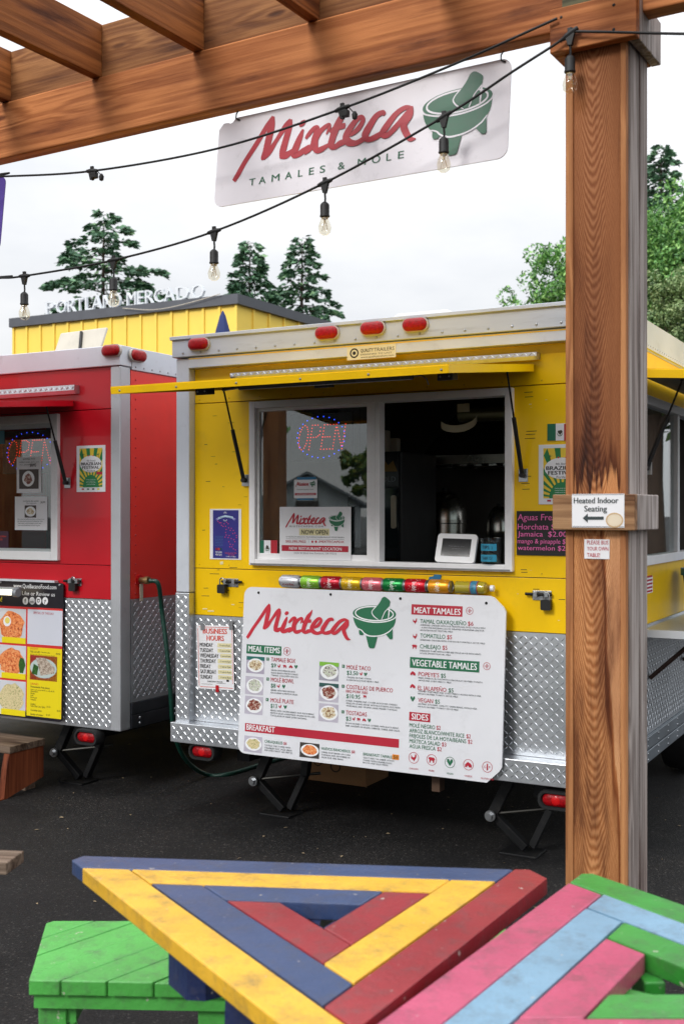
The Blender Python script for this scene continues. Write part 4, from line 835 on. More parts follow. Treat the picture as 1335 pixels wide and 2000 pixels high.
m = MB(); m.lathe([(0.0312, 0.082), (0.0316, 0.083), (0.0316, 0.114), (0.0312, 0.115)], 22, ax=0); k = m.build('label_band', pm('bottle_label', '#3d7f9b', 0.4, var=0.5, scale=90), t, smooth=40)
m = MB(); m.lathe([(0.0318, 0.080), (0.0318, 0.0825)], 22, ax=0); m.lathe([(0.0318, 0.1145), (0.0318, 0.117)], 22, ax=0); m.build('label_edge', PRED, k)
m = MB(); m.lathe([(0.0145, 0.174), (0.0145, 0.19), (0.012, 0.191)], 18, ax=0); m.build('cap', PINK_W, t, smooth=40)
x, z = YF.at(848, 1131, 0.03); m = MB(); m.flat([(x-0.04, z-0.02), (x-0.035, z+0.008), (x-0.015, z+0.012), (x-0.005, z+0.022), (x+0.028, z+0.02), (x+0.024, z-0.006), (x+0.036, z-0.02)], 0.0); o = m.build('tape_scrap', pm('blue_sticker', '#1d6f9a', 0.5, var=0.2, scale=60)); sol = o.modifiers.new('s', 'SOLIDIFY'); sol.thickness = 0.002
o.matrix_world = YF.M @ Matrix.Translation((0, V1-0.003, 0)); tag(o, 'torn scrap of blue tape stuck above the orange can', 'tape')

# ------------------------------------------------------------------ red trailer
RT = thing('food_trailer', 'red food trailer with white trim beside the yellow one', 'food trailer', RF.M)
def rd(px, py, v=0.0): return RF.at(px, py, v)
RL = -2.36; rp = 0.0; RZP = 1.108
cwr = -rd(217, 1000)[0]
m = MB(); m.box(RL+0.02, -0.02, 0.04, LEN, 2.49, 2.51); m.build('roof', SHELL, RT)
m = MB(); m.box(RL, RL+0.03, 0.09, LEN, ZB+0.03, 2.485); m.build('left_wall', RED, RT)
m = MB(); m.box(RL+0.035, -0.035, LEN-0.03, LEN, ZB+0.03, 2.485); m.build('front_wall', RED, RT)
m = MB(); m.box(RL+0.035, -0.035, 0.1, LEN-0.035, ZB+0.06, ZB+0.10); m.build('floor', DSTEEL, RT)
for a, b in ((-cwr, 0.0), (RL, RL+cwr)):
    m = MB(); m.box(a, b, -0.004, 0.085, ZB, ZT-0.115); m.build('corner_post', pm('mill_aluminium', '#c4c7cb', 0.33, 0.55, var=0.06, scale=3, dirt=0.2), RT, bev=0.006)
m = MB(); m.box(RL-0.005, 0.005, -0.012, 0.09, ZT-0.113, ZT); hd = m.build('header_panel', ALU, RT, bev=0.004)
rzw0, rzw1 = (rd(115, 1095)[1]), rd(115, 808)[1]; rx1 = rd(115, 950)[0]; rx0 = rx1-1.5
xa, xb = RL+cwr+0.002, -cwr-0.002; y0, y1 = 0.012, 0.05
m = MB(); m.box(xa, xb, y0, y1, 2.182, ZT-0.115); m.build('panel', RED, RT, bev=0.002)
m = MB(); m.box(xa, rx0+0.02, y0, y1, 1.302, 2.178); m.box(rx1-0.02, xb, y0, y1, 1.302, 2.178); m.box(rx0+0.0202, rx1-0.0202, y0, y1, rzw1-0.02, 2.178); m.box(rx0+0.0202, rx1-0.0202, y0, y1, 1.302, rzw0+0.02); m.build('panel', RED, RT)
m = MB(); m.box(xa, xb, y0, y1, RZP, 1.298); m.build('panel', RED, RT, bev=0.002)
m = MB(); m.box(xa, xb, y0-0.004, y1, ZB, RZP-0.002); k = m.build('skirt', PLATE, RT)
tread(-1.3, xb, ZB+0.004, RZP-0.004, y0-0.004).build('tread_lugs', LUG, k, kind='stuff')
f = 0.05; m = MB()
for b in ((rx0, rx0+f, rzw0, rzw1), (rx1-f, rx1, rzw0, rzw1), (rx0+f, rx1-f, rzw0, rzw0+f), (rx0+f, rx1-f, rzw1-f, rzw1)): m.box(b[0], b[1], -0.012, 0.07, b[2], b[3])
wf3 = m.build('window_frame', pm('white_frame', '#e2e3e4', 0.4, var=0.03, dirt=0.15), RT, bev=0.003)
m = MB(); g0 = 0.016
for b in ((rx0+f, rx0+f+g0, rzw0+f, rzw1-f), (rx1-f-g0, rx1-f, rzw0+f, rzw1-f), (rx0+f+g0, rx1-f-g0, rzw0+f, rzw0+f+g0), (rx0+f+g0, rx1-f-g0, rzw1-f-g0*1.6, rzw1-f)): m.box(b[0], b[1], 0.015, 0.045, b[2], b[3])
sash = m.build('sash', pm('sash_grey', '#a9afb0', 0.4, 0.4), RT)
m = MB(); m.box(rx0+f, rx1-f, 0.028, 0.032, rzw0+f, rzw1-f); m.build('pane', GLASS, sash)
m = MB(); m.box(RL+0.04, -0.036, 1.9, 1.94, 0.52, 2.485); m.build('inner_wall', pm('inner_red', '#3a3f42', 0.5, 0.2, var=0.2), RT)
# hatch of the red trailer
qx1, qz = rd(146, 786, 0.0); t = bpy.data.objects.new('hatch', None); C.objects.link(t); t.parent = RT; t.location = (qx1-1.63, 0.0, qz); t.rotation_euler = (R(5), 0, 0); hw = 1.63
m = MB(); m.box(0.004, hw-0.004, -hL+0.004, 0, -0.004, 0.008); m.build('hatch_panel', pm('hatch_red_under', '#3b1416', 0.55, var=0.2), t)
m = MB(); m.box(0, hw, -hL, 0, 0.0082, 0.012); m.build('top_skin', RED, t)
for nm, bx in (('front_rail', (0, hw, -hL-0.002, -hL+0.006)), ('end_rail', (0, 0.006, -hL+0.0062, -0.01)), ('end_rail', (hw-0.006, hw, -hL+0.0062, -0.01))):
    m = MB(); m.box(bx[0], bx[1], bx[2], bx[3], -0.022, 0.0081); m.build(nm, RED, t, bev=0.001)
dx1, dz1 = rd(148, 762, -0.02); m = MB(); m.prism([(0.03, 0.0), (0.03, -0.045), (-0.02, -0.05), (-0.035, -0.03), (-0.03, 0.0)], dx1-1.7, dx1, ax=0); k = m.build('drip_rail', PLATE, RT); k.location = (0, 0, dz1+0.03); fixnormals(k)
tread(dx1-1.0, dx1, -0.034, 0.0, -0.0345, 0.02).build('tread_lugs', LUG, k, kind='stuff')
x, z = rd(126, 943); gas_strut(RT, (x+0.02, -0.012, z), (x+0.02, -0.17, qz-0.03))
for px, py in ((218, 685),):
    x, z = rd(px, py, -0.02); marker_light(RT, x, -0.013, z)
v_, z_ = RF.atx(269, 695, 0.02); marker_light(RT, 0.014, v_, z_, R(90))
x, z = rd(172, 1438, 0.0); tail_light(RT, x, -0.005, z-0.004)
jack(RT, rd(150, 1450, 0.2)[0], 0.2, ZB, 1)
x, z = rd(148, 1137, y0); latch(RT, x, y0, z, 1); padlock(RF.M @ Matrix.Translation((x+0.0, y0-0.022, z)), 'black padlock on the bolt of the red trailer')
# its right flank
m = MB(); m.box(-0.03, 0.0, 0.0875, LEN, RZP, 2.40); fl = m.build('flank_panel', pm('flank_red_lit', '#ec352a', 0.35, var=0.08, scale=2, dirt=0.1, coat=0.3), RT)  # same paint as the front; stronger light on this side put into the red
va, vb = RF.atx(265, 1000)[0], RF.atx(349, 1000)[0]
rivets([(0.0, v, RZP+0.03+i*0.055) for i in range(24) for v in (va, vb)], 0.006, 0.004, 'x', 1).build('rivet_row', pm('red_rivet', '#c01018', 0.3), fl, kind='stuff')
m = MB(); m.box(-0.03, 0.008, 0.0905, LEN, 2.402, ZT-0.002); k = m.build('roof_trim', ALU, RT, bev=0.003)
rivets([(0.008, 0.12+i*0.075, 2.42) for i in range(40)], 0.006, 0.004, 'x', 1).build('rivet_row', ZINC, k, kind='stuff')
m = MB(); m.box(-0.029, 0.001, 0.0875, LEN, 0.525, RZP-0.001); k = m.build('flank_skirt', PLATE, RT)
tread(0.095, 1.6, 0.53, RZP-0.005, 0.001, 0.0275, 'x').build('tread_lugs', LUG, k, kind='stuff')
for za, zb in ((0.455, 0.523), (ZB, 0.452)):
    m = MB(); m.box(-0.03, 0.006, 0.0875, LEN, za, zb); k = m.build('side_rail', pm('rail_dark', '#55595f', 0.4, 0.8, var=0.15), RT, bev=0.003)
rivets([(0.006, 0.16+i*0.33, z) for i in range(10) for z in (0.40, 0.43)], 0.009, 0.005, 'x', 1).build('bolt_row', ZINC, k, kind='stuff')
v_, z_ = RF.atx(272, 1133)
m = MB(); m.lathe([(0.03, 0.0), (0.03, 0.006), (0.018, 0.008)], 16, o=(0.0, v_, z_), ax=0); fa = m.build('water_inlet', pm('red_rivet', '#c01018', 0.3), RT, smooth=40)
BRASS = pm('old_brass', '#a08a60', 0.4, 0.8, var=0.2)
m = MB(); m.lathe([(0.016, 0.008), (0.016, 0.04), (0.022, 0.042), (0.022, 0.07)], 12, o=(0, v_, z_), ax=0); m.build('fitting', BRASS, fa, smooth=40)
m = MB(); m.box(0.012, 0.02, v_-0.014, v_+0.014, z_-0.12, z_-0.02); m.build('valve_lever', pm('lever_cream', '#c8bfa8', 0.5, var=0.1), fa, bev=0.004)
for s in (RL+0.35, -0.35):
    m = MB(); m.box(s-0.04, s+0.04, 0.12, LEN, ZB-0.10, ZB+0.028); m.build('chassis_rail', DSTEEL, RT, bev=0.004)
for yy in (2.3, 3.15):
    wheel(RT, RL+0.16, yy, -1); wheel(RT, -0.16, yy, 1)
# open roof hatch lid
vx0, vz0 = rd(112, 690, 0.7); vx1, vz1 = rd(178, 640, 0.9)
m = MB(); m.box(-0.22, 0.22, -0.02, 0.0, 0.0, 0.30); k = m.build('roof_vent_lid', pm('lid_grey', '#b7b1a4', 0.6, var=0.08, dirt=0.25), RT, bev=0.015); k.location = (vx0+0.13, 0.7, 2.515); k.rotation_euler = (R(-22), 0, R(-6))
m = MB(); m.tube([(0.0, -0.03, 0.28), (0.04, -0.03, 0.15), (0.08, -0.06, 0.02)], 0.01, 6); m.build('stay', BLACK, k)
m = MB(); m.prism(roundrect(vx0-0.1, 2.512, vx0+0.35, 2.54, 0.01), 0.6, 1.05); m.build('roof_vent', pm('lid_grey', '#b7b1a4', 0.6), RT)

# green hose from the red trailer's inlet, down the gap and away under the yellow trailer
P0 = RF.M @ Vector((0.075, v_, z_)); HOSE = pm('green_hose', '#0f3d31', 0.35, var=0.15, scale=30)
pts = [tuple(P0), tuple(P0 + Vector((0.05, -0.01, -0.02)))] + [tuple(ray(px, py, Y)) for px, py, Y in ((316, 1190, 6.47), (326, 1270, 6.45), (333, 1350, 6.45), (340, 1430, 6.5), (364, 1485, 6.62))] + [tuple(gnd(405, 1513, 0.012)), tuple(gnd(450, 1511, 0.012)), tuple(gnd(520, 1490, 0.012)), tuple(gnd(600, 1470, 0.012)), tuple(gnd(700, 1458, 0.012))]
m = MB(); m.tube(cr(pts, 8), 0.013, 10); tag(m.build('garden_hose', HOSE, None, smooth=50), 'dark green garden hose looping from red trailer to ground', 'hose')
# cardboard box under the trailer
c = gnd(655, 1530); bm_ = Fr((c.x, c.y, 0), A)
t = thing('cardboard_box', 'brown cardboard box on the ground under the yellow trailer', 'box', bm_.M)
CARD = pm('cardboard', '#8a6440', 0.8, var=0.1); m = MB(); m.box(-0.2, 0.2, 0, 0.3, 0, 0.22); m.build('carton', CARD, t, bev=0.004)
m = MB(); m.box(-0.2, 0.2, -0.08, 0.0, 0.216, 0.219); m.build('flap', CARD, t)
m = MB(); m.ring(0.0, 0.1, 0.035, 0.008, -0.002); m.ring(-0.12, 0.12, 0.03, 0.006, -0.002); m.text('KEEP DRY', 0.06, 0.12, 0.18, 0.03, -0.002); m.build('print', pm('card_print', '#3a2a1c', 0.8), t, kind='stuff')

# wooden entry steps by the red trailer
def steps():
    st_ = gnd(60, 1568); F = Fr((st_.x, st_.y, 0), A); WD = wood('step_wood', '#7c6a5a', '#4c3d33', 0); RS = wood('step_stringer', '#8a4a2c', '#5f2c18', 2)
    t = thing('wooden_steps', 'weathered wooden entry steps with orange brown side by red trailer', 'steps', F.M)
    zt = F.at(20, 1459, 0.02)[1]; xr = F.at(20, 1459, 0.02)[0]
    for i in range(2):
        m = MB(); m.box(xr-1.1, xr, 0.02+i*0.14, 0.158+i*0.14, zt-0.04, zt); m.build('tread_board', WD, t, bev=0.004)
    for i in range(2):
        m = MB(); m.box(xr-1.1, xr-0.25, -0.27+i*0.14, -0.132+i*0.14, zt-0.28, zt-0.24); m.build('tread_board', WD, t, bev=0.004)
    m = MB(); m.prism([(-0.28, 0.0), (0.0, 0.0), (0.29, zt-0.22), (0.29, zt-0.041), (0.02, zt-0.041), (0.0, zt-0.12), (-0.02, zt-0.281), (-0.28, zt-0.281)], xr-0.045, xr-0.005, ax=0); o = m.build('stringer', RS, t); fixnormals(o)
    m = MB(); m.box(xr-0.13, xr-0.05, 0.19, 0.27, 0, zt-0.042); m.build('leg', WD, t)
    m = MB(); m.box(xr-1.1, xr-1.02, 0.19, 0.27, 0, zt-0.042); m.build('leg', WD, t)
steps()
c = gnd(38, 1668, 0.45); F = Fr((c.x, c.y, 0), R(8)); WD2 = wood('old_bench_wood', '#8a7868', '#55463a', 0, seed=3)
t = thing('timber_bench', 'narrow bare timber bench between the steps and the green bench', 'bench', F.M)
for i in range(1):
    m = MB(); m.box(-1.4, 0.0, -0.10, 0.04, 0.41, 0.45); m.build('plank', WD2, t, bev=0.004)
for xx in (-0.3, -1.2):
    m = MB(); m.box(xx-0.045, xx+0.045, -0.09, 0.03, 0, 0.409); m.build('leg', WD2, t)

# ------------------------------------------------------------------ menu board of the red trailer
QF = Fr(RF.M @ Vector((0, -0.03, 0)), A, 0.02)
qb = thing('menu_board', 'black and red printed food menu board on the red trailer', 'menu board', QF.M)
x1 = QF.at(122, 1300)[0]; zt = QF.at(118, 1139)[1]; zb = QF.at(122, 1411)[1]; x0 = x1-1.35
m = MB(); m.prism(roundrect(x0, zb, x1, zt, 0.02), 0.0, 0.008); m.build('panel', pm('menu_black', '#16121c', 0.3, var=0.1), qb)
pr = Print(QF, qb); QR = pm('menu_red', '#d22f2c', 0.35); QY = pm('menu_yellow', '#e8d412', 0.35); QW = pm('menu_white', '#cfd3de', 0.35)
def zr(px, py): return QF.at(px, py)[1]
xr = lambda px: QF.at(px, 1250)[0]
pr.mb(QR).rect(x0, zr(120, 1395), x1-0.001, zr(118, 1189), -0.0008)
pr.mb(QW).rect(xr(54), zr(119, 1262), x1-0.002, zr(119, 1193), -0.0014); pr.mb(QY).rect(xr(54.5), zr(121, 1405), x1-0.002, zr(120, 1268), -0.0014)
pr.t(PINK_W, 'www.QueBacanoFood.com', 27, 1147.5, 111, 8, 0.01); pr.t(PINK_W, 'Please Like or Review us', 20, 1161, 108, 7.5, 0.0); pr.t(QY, 'o!', -3, 1175, 5, 10, 0.02)
pr.t(PRED, 'SPECIAL OF THE DAY', 66, 1199, 106, 4.6, 0.005); pr.t(QR, 'DESSERT', 60, 1268, 76, 3.8); pr.t(PBLK, 'TRES LECHES', 59, 1274, 79, 3.6, 0.01); pr.t(PBLK, 'Colombian style', 81, 1275, 98, 2.6)
pr.t(PBLK, 'Sponge cake soaked in three kinds of milk', 60, 1278, 108, 1.8); pr.t(PBLK, '$4.00', 110, 1279, 118, 4); pr.t(QR, 'DRINKS', 60.5, 1337, 76, 4); pr.t(PBLK, 'Homemade fruit juices', 60.5, 1342.5, 98, 4, 0.008); pr.t(PBLK, 'Made with water $4.00 or milk $4.50', 60.5, 1347.5, 107, 2.6)
for s, yb, x in (('Guanabana', 1351, 75), ('Mango', 1355, 69), ('Lulo', 1359, 66), ('Maracuya', 1363, 73), ('Guayaba', 1367, 71)): pr.t(PBLK, s, 60.5, yb, x, 2.8, 0.008)
for s, yb, x, p, a, b in (('Sodas', 1376, 70, '', 0, 0), ('Coke / Diet Coke / Sprite', 1380, 89, '$1.50', 92, 99), ('Colombian Sodas', 1388, 82, '$2.00', 112, 119), ('Bottle of water', 1396, 85, '$1.00', 91, 98.5)):
    pr.t(PBLK, s, 60.5, yb, x, 3.6, 0.008)
    if p: pr.t(PBLK, p, a, yb+2, b, 3.6)
for i, (px, g) in enumerate(((50.5, 'f'), (63.5, 'yelp'), (76, ''), (89, 'g+'))):
    x, z = QF.at(px, 1173.5); k = QF.at(px+5.6, 1173.5)[0]-x; pr.mb(PINK_W).disc(x, z, k, -0.0014, 20)
    if g: pr.mb(PBLK).text(g, x-k*(0.35 if len(g) < 3 else 0.6), z-k*0.45, x+k*(0.35 if len(g) < 3 else 0.6), k*(1.0 if len(g) < 3 else 0.5), -0.0022, 0.02)
    else: pr.mb(PBLK).ring(x, z, k*0.45, k*0.18, -0.0022); pr.mb(PBLK).rect(x-k*0.6, z+k*0.38, x+k*0.6, z+k*0.55, -0.0022)
def qphoto(px0, py0, px1, py1, food, extra=None, pl='#c9ccd2'):
    xa_, xb_, za_, zb_ = xr(px0), xr(px1), zr(px1, py1), zr(px1, py0); q = MB(); q.rect(xa_, za_, xb_, zb_, -0.0014); ph = q.build('food_photo', pm('photo_plate_'+pl[1:], pl, 0.35, var=0.1), qb)
    cx, cz, rx, rz = (xa_+xb_)/2, (za_+zb_)/2, (xb_-xa_)/2, (zb_-za_)/2
    q = MB(); q.flat([(cx+rx*0.92*math.cos(2*math.pi*i/20)*random.uniform(.85, 1.05), cz+rz*0.9*math.sin(2*math.pi*i/20)*random.uniform(.85, 1.05)) for i in range(20)], -0.002); q.build('food', FOODS[food], ph)
    if extra: extra(ph, cx, cz, rx, rz)
    return ph
def egg(ph, cx, cz, rx, rz):
    q = MB(); q.disc(cx-rx*0.35, cz+rz*0.25, rx*0.28, -0.0026, 16, rz*0.3); e = q.build('egg', PINK_W, ph); q = MB(); q.disc(cx-rx*0.33, cz+rz*0.3, rx*0.18, -0.003, 14, rz*0.19); q.build('yolk', pm('yolk', '#e2d268', 0.4), e)
def greens(ph, cx, cz, rx, rz):
    q = MB(); q.flat([(cx+rx*(0.72+0.25*math.cos(2*math.pi*i/12)*random.uniform(.7, 1.1)), cz+rz*(-0.15+0.5*math.sin(2*math.pi*i/12)*random.uniform(.8, 1.1))) for i in range(12)], -0.0026); q.build('greens', foodmat('greens', ['#0f2a10', '#2b5a20', '#4f8a34'], 150), ph)
def caption(ph, cx, cz, rx, rz):
    q = MB(); q.rect(cx-rx*0.7, cz-rz, cx+rx, cz-rz*0.66, -0.003); q.build('caption', QY, ph)
qphoto(-3, 1190, 51, 1258, 3, lambda *a: (egg(*a), caption(*a))); qphoto(-3, 1262, 52, 1328, 3, lambda *a: (greens(*a), caption(*a))); qphoto(-3, 1332, 52.5, 1400, 4, lambda *a: (caption(*a)))
for k_ in (1, 2):
    for j_, f_ in enumerate((3, 4, 0)): qphoto(-3-57*k_, 1190+71*j_, 51-57*k_, 1258+71*j_, f_ if k_ == 1 else (4, 2, 3)[j_], caption)
def cake(ph, cx, cz, rx, rz):
    q = MB(); q.disc(cx, cz, rx*0.98, -0.0024, 24, rz*0.8); q.build('plate', pm('plate_mint', '#b9c9c4', 0.4), ph)
    q = MB(); q.flat([(cx-rx*0.55, cz+rz*0.8), (cx+rx*0.1, cz+rz*0.85), (cx+rx*0.85, cz+rz*0.1), (cx+rx*0.8, cz-rz*0.35), (cx-rx*0.2, cz-rz*0.62), (cx-rx*0.3, cz-rz*0.1)], -0.0028); q.build('cake', foodmat('cake', ['#4a2f22', '#8a7563', '#d3c8b8', '#a08c74'], 120), ph)
    q = MB(); q.flat([(cx-rx*0.7, cz+rz*0.3), (cx-rx*0.35, cz+rz*0.1), (cx-rx*0.45, cz-rz*0.6), (cx-rx*0.85, cz-rz*0.5)], -0.0032); q.build('mint', foodmat('greens', ['#0f2a10', '#2b5a20', '#4f8a34'], 150), ph)
ph = qphoto(60, 1283, 113, 1332, 2, cake, '#b02632'); pr.done()
for px, py in ((2, 1137), (117, 1143)):
    x, z = QF.at(px, py); k = MB(); k.lathe([(0.008, -0.001), (0.006, -0.005), (0.001, -0.006)], 10, o=(x, 0, z), ax=1); k.build('screw', ZINC, qb, smooth=50)
m = MB(); xx, zz = QF.at(118, 1137); m.box(x0, x1-0.05, -0.02, 0.012, zt+0.002, zt+0.014); m.build('rail', ALU, qb)
F = Fr(QF.M @ Vector((0, -0.10, 0)), A); tx, tz = F.at(36, 1158); t = thing('tube_lamp', 'lit white tube lamp mounted across the black menu board', 'lamp', F.M @ Matrix.Translation((tx, 0, tz)))
m = MB(); m.tube([(-1.2, 0, 0), (-0.03, 0, 0)], 0.016, 12); m.build('tube', pm('tube_glow', '#fff3d8', 0.4, emit=1.6), t, smooth=40)
m = MB(); m.lathe([(0.024, -0.03), (0.024, 0.0)], 16, ax=0); m.box(-1.2, -0.001, 0.005, 0.022, 0.012, 0.03); m.build('housing', pm('lamp_grey', '#9aa0a6', 0.4, 0.4), t, smooth=30)
m = MB(); m.box(-0.1, -0.07, 0.0222, 0.098, 0.014, 0.026); m.build('arm', ZINC, t)

# ------------------------------------------------------------------ timber pergola
AP = R(31.0); PF = Fr((0.6725, 3.417, 0), AP); pw = 0.19
PG = thing('timber_pergola', 'cedar pergola of square posts, heavy beam and rafters above the tables', 'pergola', PF.M)
WB1 = wood('cedar_beam', '#c27d4a', '#8c4e26', 0, 1.0, seed=1.0); WB2 = wood('cedar_rafter', '#ad6c38', '#74421c', 1, 1.0, seed=2.0)
WBL = wood('cedar_blocking', '#99693f', '#64391c', 0, 1.0, seed=4.0)
WPF = wood('post_face', '#d69a66', '#a8693a', 2, 0.8, cath=True, seed=5.0, stain=(1.72, (1.0, 1.0, 1.0)), knots=0.5)
WPS = wood('post_strip', '#c48a5a', '#925c36', 2, 1.0, seed=6.0); WPG = wood('post_weathered', '#b9afa9', '#6d615b', 2, 1.2, seed=7.0)
WCO = wood('collar', '#a8835f', '#6c4a30', 0, 1.0, seed=8.0)
bv0, bv1 = 0.03, 0.10
zb_ = PF.at(0, 310, bv0)[1]; zt_ = PF.at(0, 202, bv0)[1]
zc0, zc1 = PF.at(1105, 98, -0.035)[1], PF.at(1105, 12, -0.035)[1]
zm0, zm1 = PF.at(1105, 1035, -0.03)[1], PF.at(1105, 966, -0.03)[1]
post = bpy.data.objects.new('post', None); C.objects.link(post); post.parent = PG
m = MB(); m.box(0.022, pw-0.022, 0.022, pw-0.022, 0.0, zb_); m.build('core', WPS, post)
s1 = 0.024; s2 = 0.022
m = MB(); m.box(0.0, s1, 0.0, 0.024, 0.0, zb_); m.build('corner_board', WPS, post, bev=0.003)
m = MB(); m.box(s1+0.001, pw-s2-0.001, 0.005, 0.0215, 0.0, zb_); m.build('face_board', WPF, post, bev=0.001)
m = MB(); m.box(pw-s2, pw-0.0045, -0.001, 0.024, 0.0, zb_); m.build('corner_board', WPS, post, bev=0.003)
m = MB(); m.box(pw-0.0218, pw+0.0, 0.0245, 0.115, 0.0, zb_); m.build('side_board', WPG, post, bev=0.003)
m = MB(); m.box(pw-0.0218, pw+0.004, 0.118, pw, 0.0, zb_); m.build('side_board', WPG, post, bev=0.003)
m = MB(); m.box(0.0, 0.0215, 0.0245, pw, 0.0, zb_); m.build('side_board', WPS, post)
m = MB(); m.box(0.0218, pw-0.022, pw-0.0215, pw, 0.0, zb_); m.build('side_board', WPS, post)
def collar(z0, z1, e, nm, face):
    for b, w_ in (((-e, pw+e, -e, -0.002), face), ((pw+0.006, pw+e, -0.0015, pw+e), WPG), ((-e, -0.002, -0.0015, pw+e), face), ((-0.0015, pw+0.0055, pw+0.002, pw+e), face)):
        m = MB(); m.box(b[0], b[1], b[2], b[3], z0, z1); m.build(nm, w_, post, bev=0.003)
collar(zm0, zm1, 0.030, 'band_board', WCO); collar(zc0, zc1, 0.036, 'cap_board', WB1)
rivets([(x, -0.036, z) for x in (0.0, 0.16) for z in (zc0+0.03, zc1-0.03)], 0.005, 0.002).build('nail_heads', DSTEEL, post, kind='stuff')
m = MB(); m.box(0.0, 0.10, -0.028, 0.02, zc1+0.001, zc1+0.07); m.build('top_block', wood('mossy', '#6a6a4e', '#3a3628', 0, seed=9), post)
m = MB(); m.box(-5.6, 1.9, bv0, bv1, zb_, zt_); m.build('beam', WB1, PG, bev=0.006)
m = MB(); m.box(-5.6, 1.9, -4.2, -4.07, zb_, zt_); m.build('beam', WB1, PG, bev=0.006)
for (u, v) in ((-5.4, 0.0), (-5.4, -4.23), (0.0, -4.23), (1.7, 0.0), (1.7, -4.23)):
    m = MB(); m.box(u, u+pw, v, v+pw, 0, zb_-0.001); m.build('post', WPS, PG, bev=0.005)
sp_ = 0.502; u0 = PF.at(187, 148, 0.03)[0]
us = [u0 + sp_*k for k in range(-6, 9)]; rh = 0.21
for u in us:
    m = MB(); m.box(u-0.022, u+0.022, -4.3, 0.075, zt_+0.001, zt_+rh); m.build('rafter', WB2, PG, bev=0.003)
for i in range(len(us)-1):
    m = MB(); m.box(us[i]+0.0225, us[i+1]-0.0225, 0.04, 0.075, zt_+0.001, zt_+rh-0.003); m.build('blocking', WBL, PG, bev=0.002)

# notices on the post
def sheet(name, label, cat, fr, px0, py0, px1, py1, v, mat, group=None, thick=0.0015):
    """flat sheet on a frame's plane; returns its Empty, its own frame and its local extent"""
    F = Fr(fr.M @ Vector((0, v, 0)), fr.yaw); a = F.at(px0, py0); b = F.at(px0, py1); x1 = F.at(px1, py0)[0]
    t = thing(name, label, cat, F.M, group); m = MB(); m.box(a[0], x1, 0.0, thick, b[1], a[1]); m.build('sheet', mat, t)
    return t, F, Print(F, t, -0.0006)
t, F, pr = sheet('paper_sign', 'laminated heated indoor seating sign with left arrow on the post', 'sign', PF, 1116, 965, 1218, 1030, -0.0325, PAPER)
pr.t(PDARK, 'Heated Indoor', 1119.5, 983, 1207, 11, 0.02, res=3); pr.t(PDARK, 'Seating', 1140, 999, 1184.5, 11, 0.02, res=3)
a = lambda x, y: F.at(x, y); pr.mb(PDARK).flat([a(1137, 1012), a(1147, 1003), a(1147, 1009), a(1178, 1009), a(1178, 1015), a(1147, 1015), a(1147, 1021)], -0.0012)
x, z = a(1199, 1016); pr.mb(pm('coffee_ring', '#c7a87c', 0.6)).ring(x, z, 0.026, 0.004, -0.001, rz=0.022); pr.mb(pm('coffee_light', '#ddd0b8', 0.6)).disc(x, z, 0.0215, -0.0008, 20, 0.0175)
for q in ((1117, 966, 1217, 967.2), (1117, 1027.5, 1217, 1028.7)): pr.r(GREY, *q)
pr.done()
t, F, pr = sheet('paper_sign', 'small paper please bus your own table note on the post', 'sign', PF, 1140, 1053, 1189, 1091, 0.0022, PAPER)
for s, yb, x1 in (('PLEASE BUS', 1063, 1187), ('YOUR OWN', 1075, 1187), ('TABLE!', 1087.5, 1171)): pr.t(PRED, s, 1145.5, yb, x1, 7.5, 0.004)
pr.done()

# hanging shop sign
HL = math.atan2(0.035, 0.32); HF = Fr(PF.M @ Vector((0, 0.088, zb_)), AP, HL)
hs = thing('hanging_sign', 'worn white hanging sign with red lettering and green mortar under beam', 'sign', HF.M)
SW = pm('sign_worn', '#e0dde3', 0.45, var=0.05, scale=4, dirt=0.25)
sx0 = (HF.at(430, 240)[0] + HF.at(417, 400)[0]) / 2; sx1 = (HF.at(998, 115)[0] + HF.at(990, 305)[0]) / 2
sz1 = (HF.at(440, 236)[1] + HF.at(990, 112)[1]) / 2; sz0 = (HF.at(425, 402)[1] + HF.at(980, 312)[1]) / 2
P = roundrect(sx0, sz0, sx1, sz1, 0.035)
# bite out of the top left corner
P = [p for p in P if not (p[0] < sx0+0.04 and p[1] > sz1-0.03)]
k_ = next(i for i, p in enumerate(P) if p[0] < sx0+0.04 and p[1] < sz1-0.02 and i > 6)
P = P[:k_] + [(sx0+0.075, sz1), (sx0+0.062, sz1-0.014), (sx0+0.05, sz1-0.018), (sx0+0.042, sz1-0.013), (sx0+0.03, sz1-0.012), (sx0+0.02, sz1-0.012), (sx0+0.005, sz1-0.028)] + P[k_:]
m = MB(); m.prism(P, 0.0, 0.004); fixnormals(m.build('panel', SW, hs))
SR = pm('sign_red', '#a51e2e', 0.4, var=0.08, scale=30); SG = pm('sign_green', '#1c5a40', 0.4, var=0.10, scale=30)
wl, wr_ = HF.at(457, 350)[0], HF.at(812, 270)[0]; wzb = HF.at(457, 354)[1]; wzt = HF.at(541, 226)[1]
m = MB(); logo_word(m, wl, wzb, wr_, wzt, -0.0012, 0.98); m.build('logo_lettering', SR, hs)
g_, w_ = MB(), MB(); ml, mr_ = HF.at(824, 230)[0], HF.at(961, 190)[0]; mzt = HF.at(930, 139)[1]; mzb = HF.at(880, 304)[1]
logo_bowl(g_, w_, ml, mzb, mr_, mzt, -0.0012); g_.build('logo_bowl', SG, hs); w_.build('logo_outline', SW, hs)
m = MB(); a0 = HF.at(488, 363); a1 = HF.at(788, 312)[0]; hh = HF.at(488, 350)[1]-a0[1]
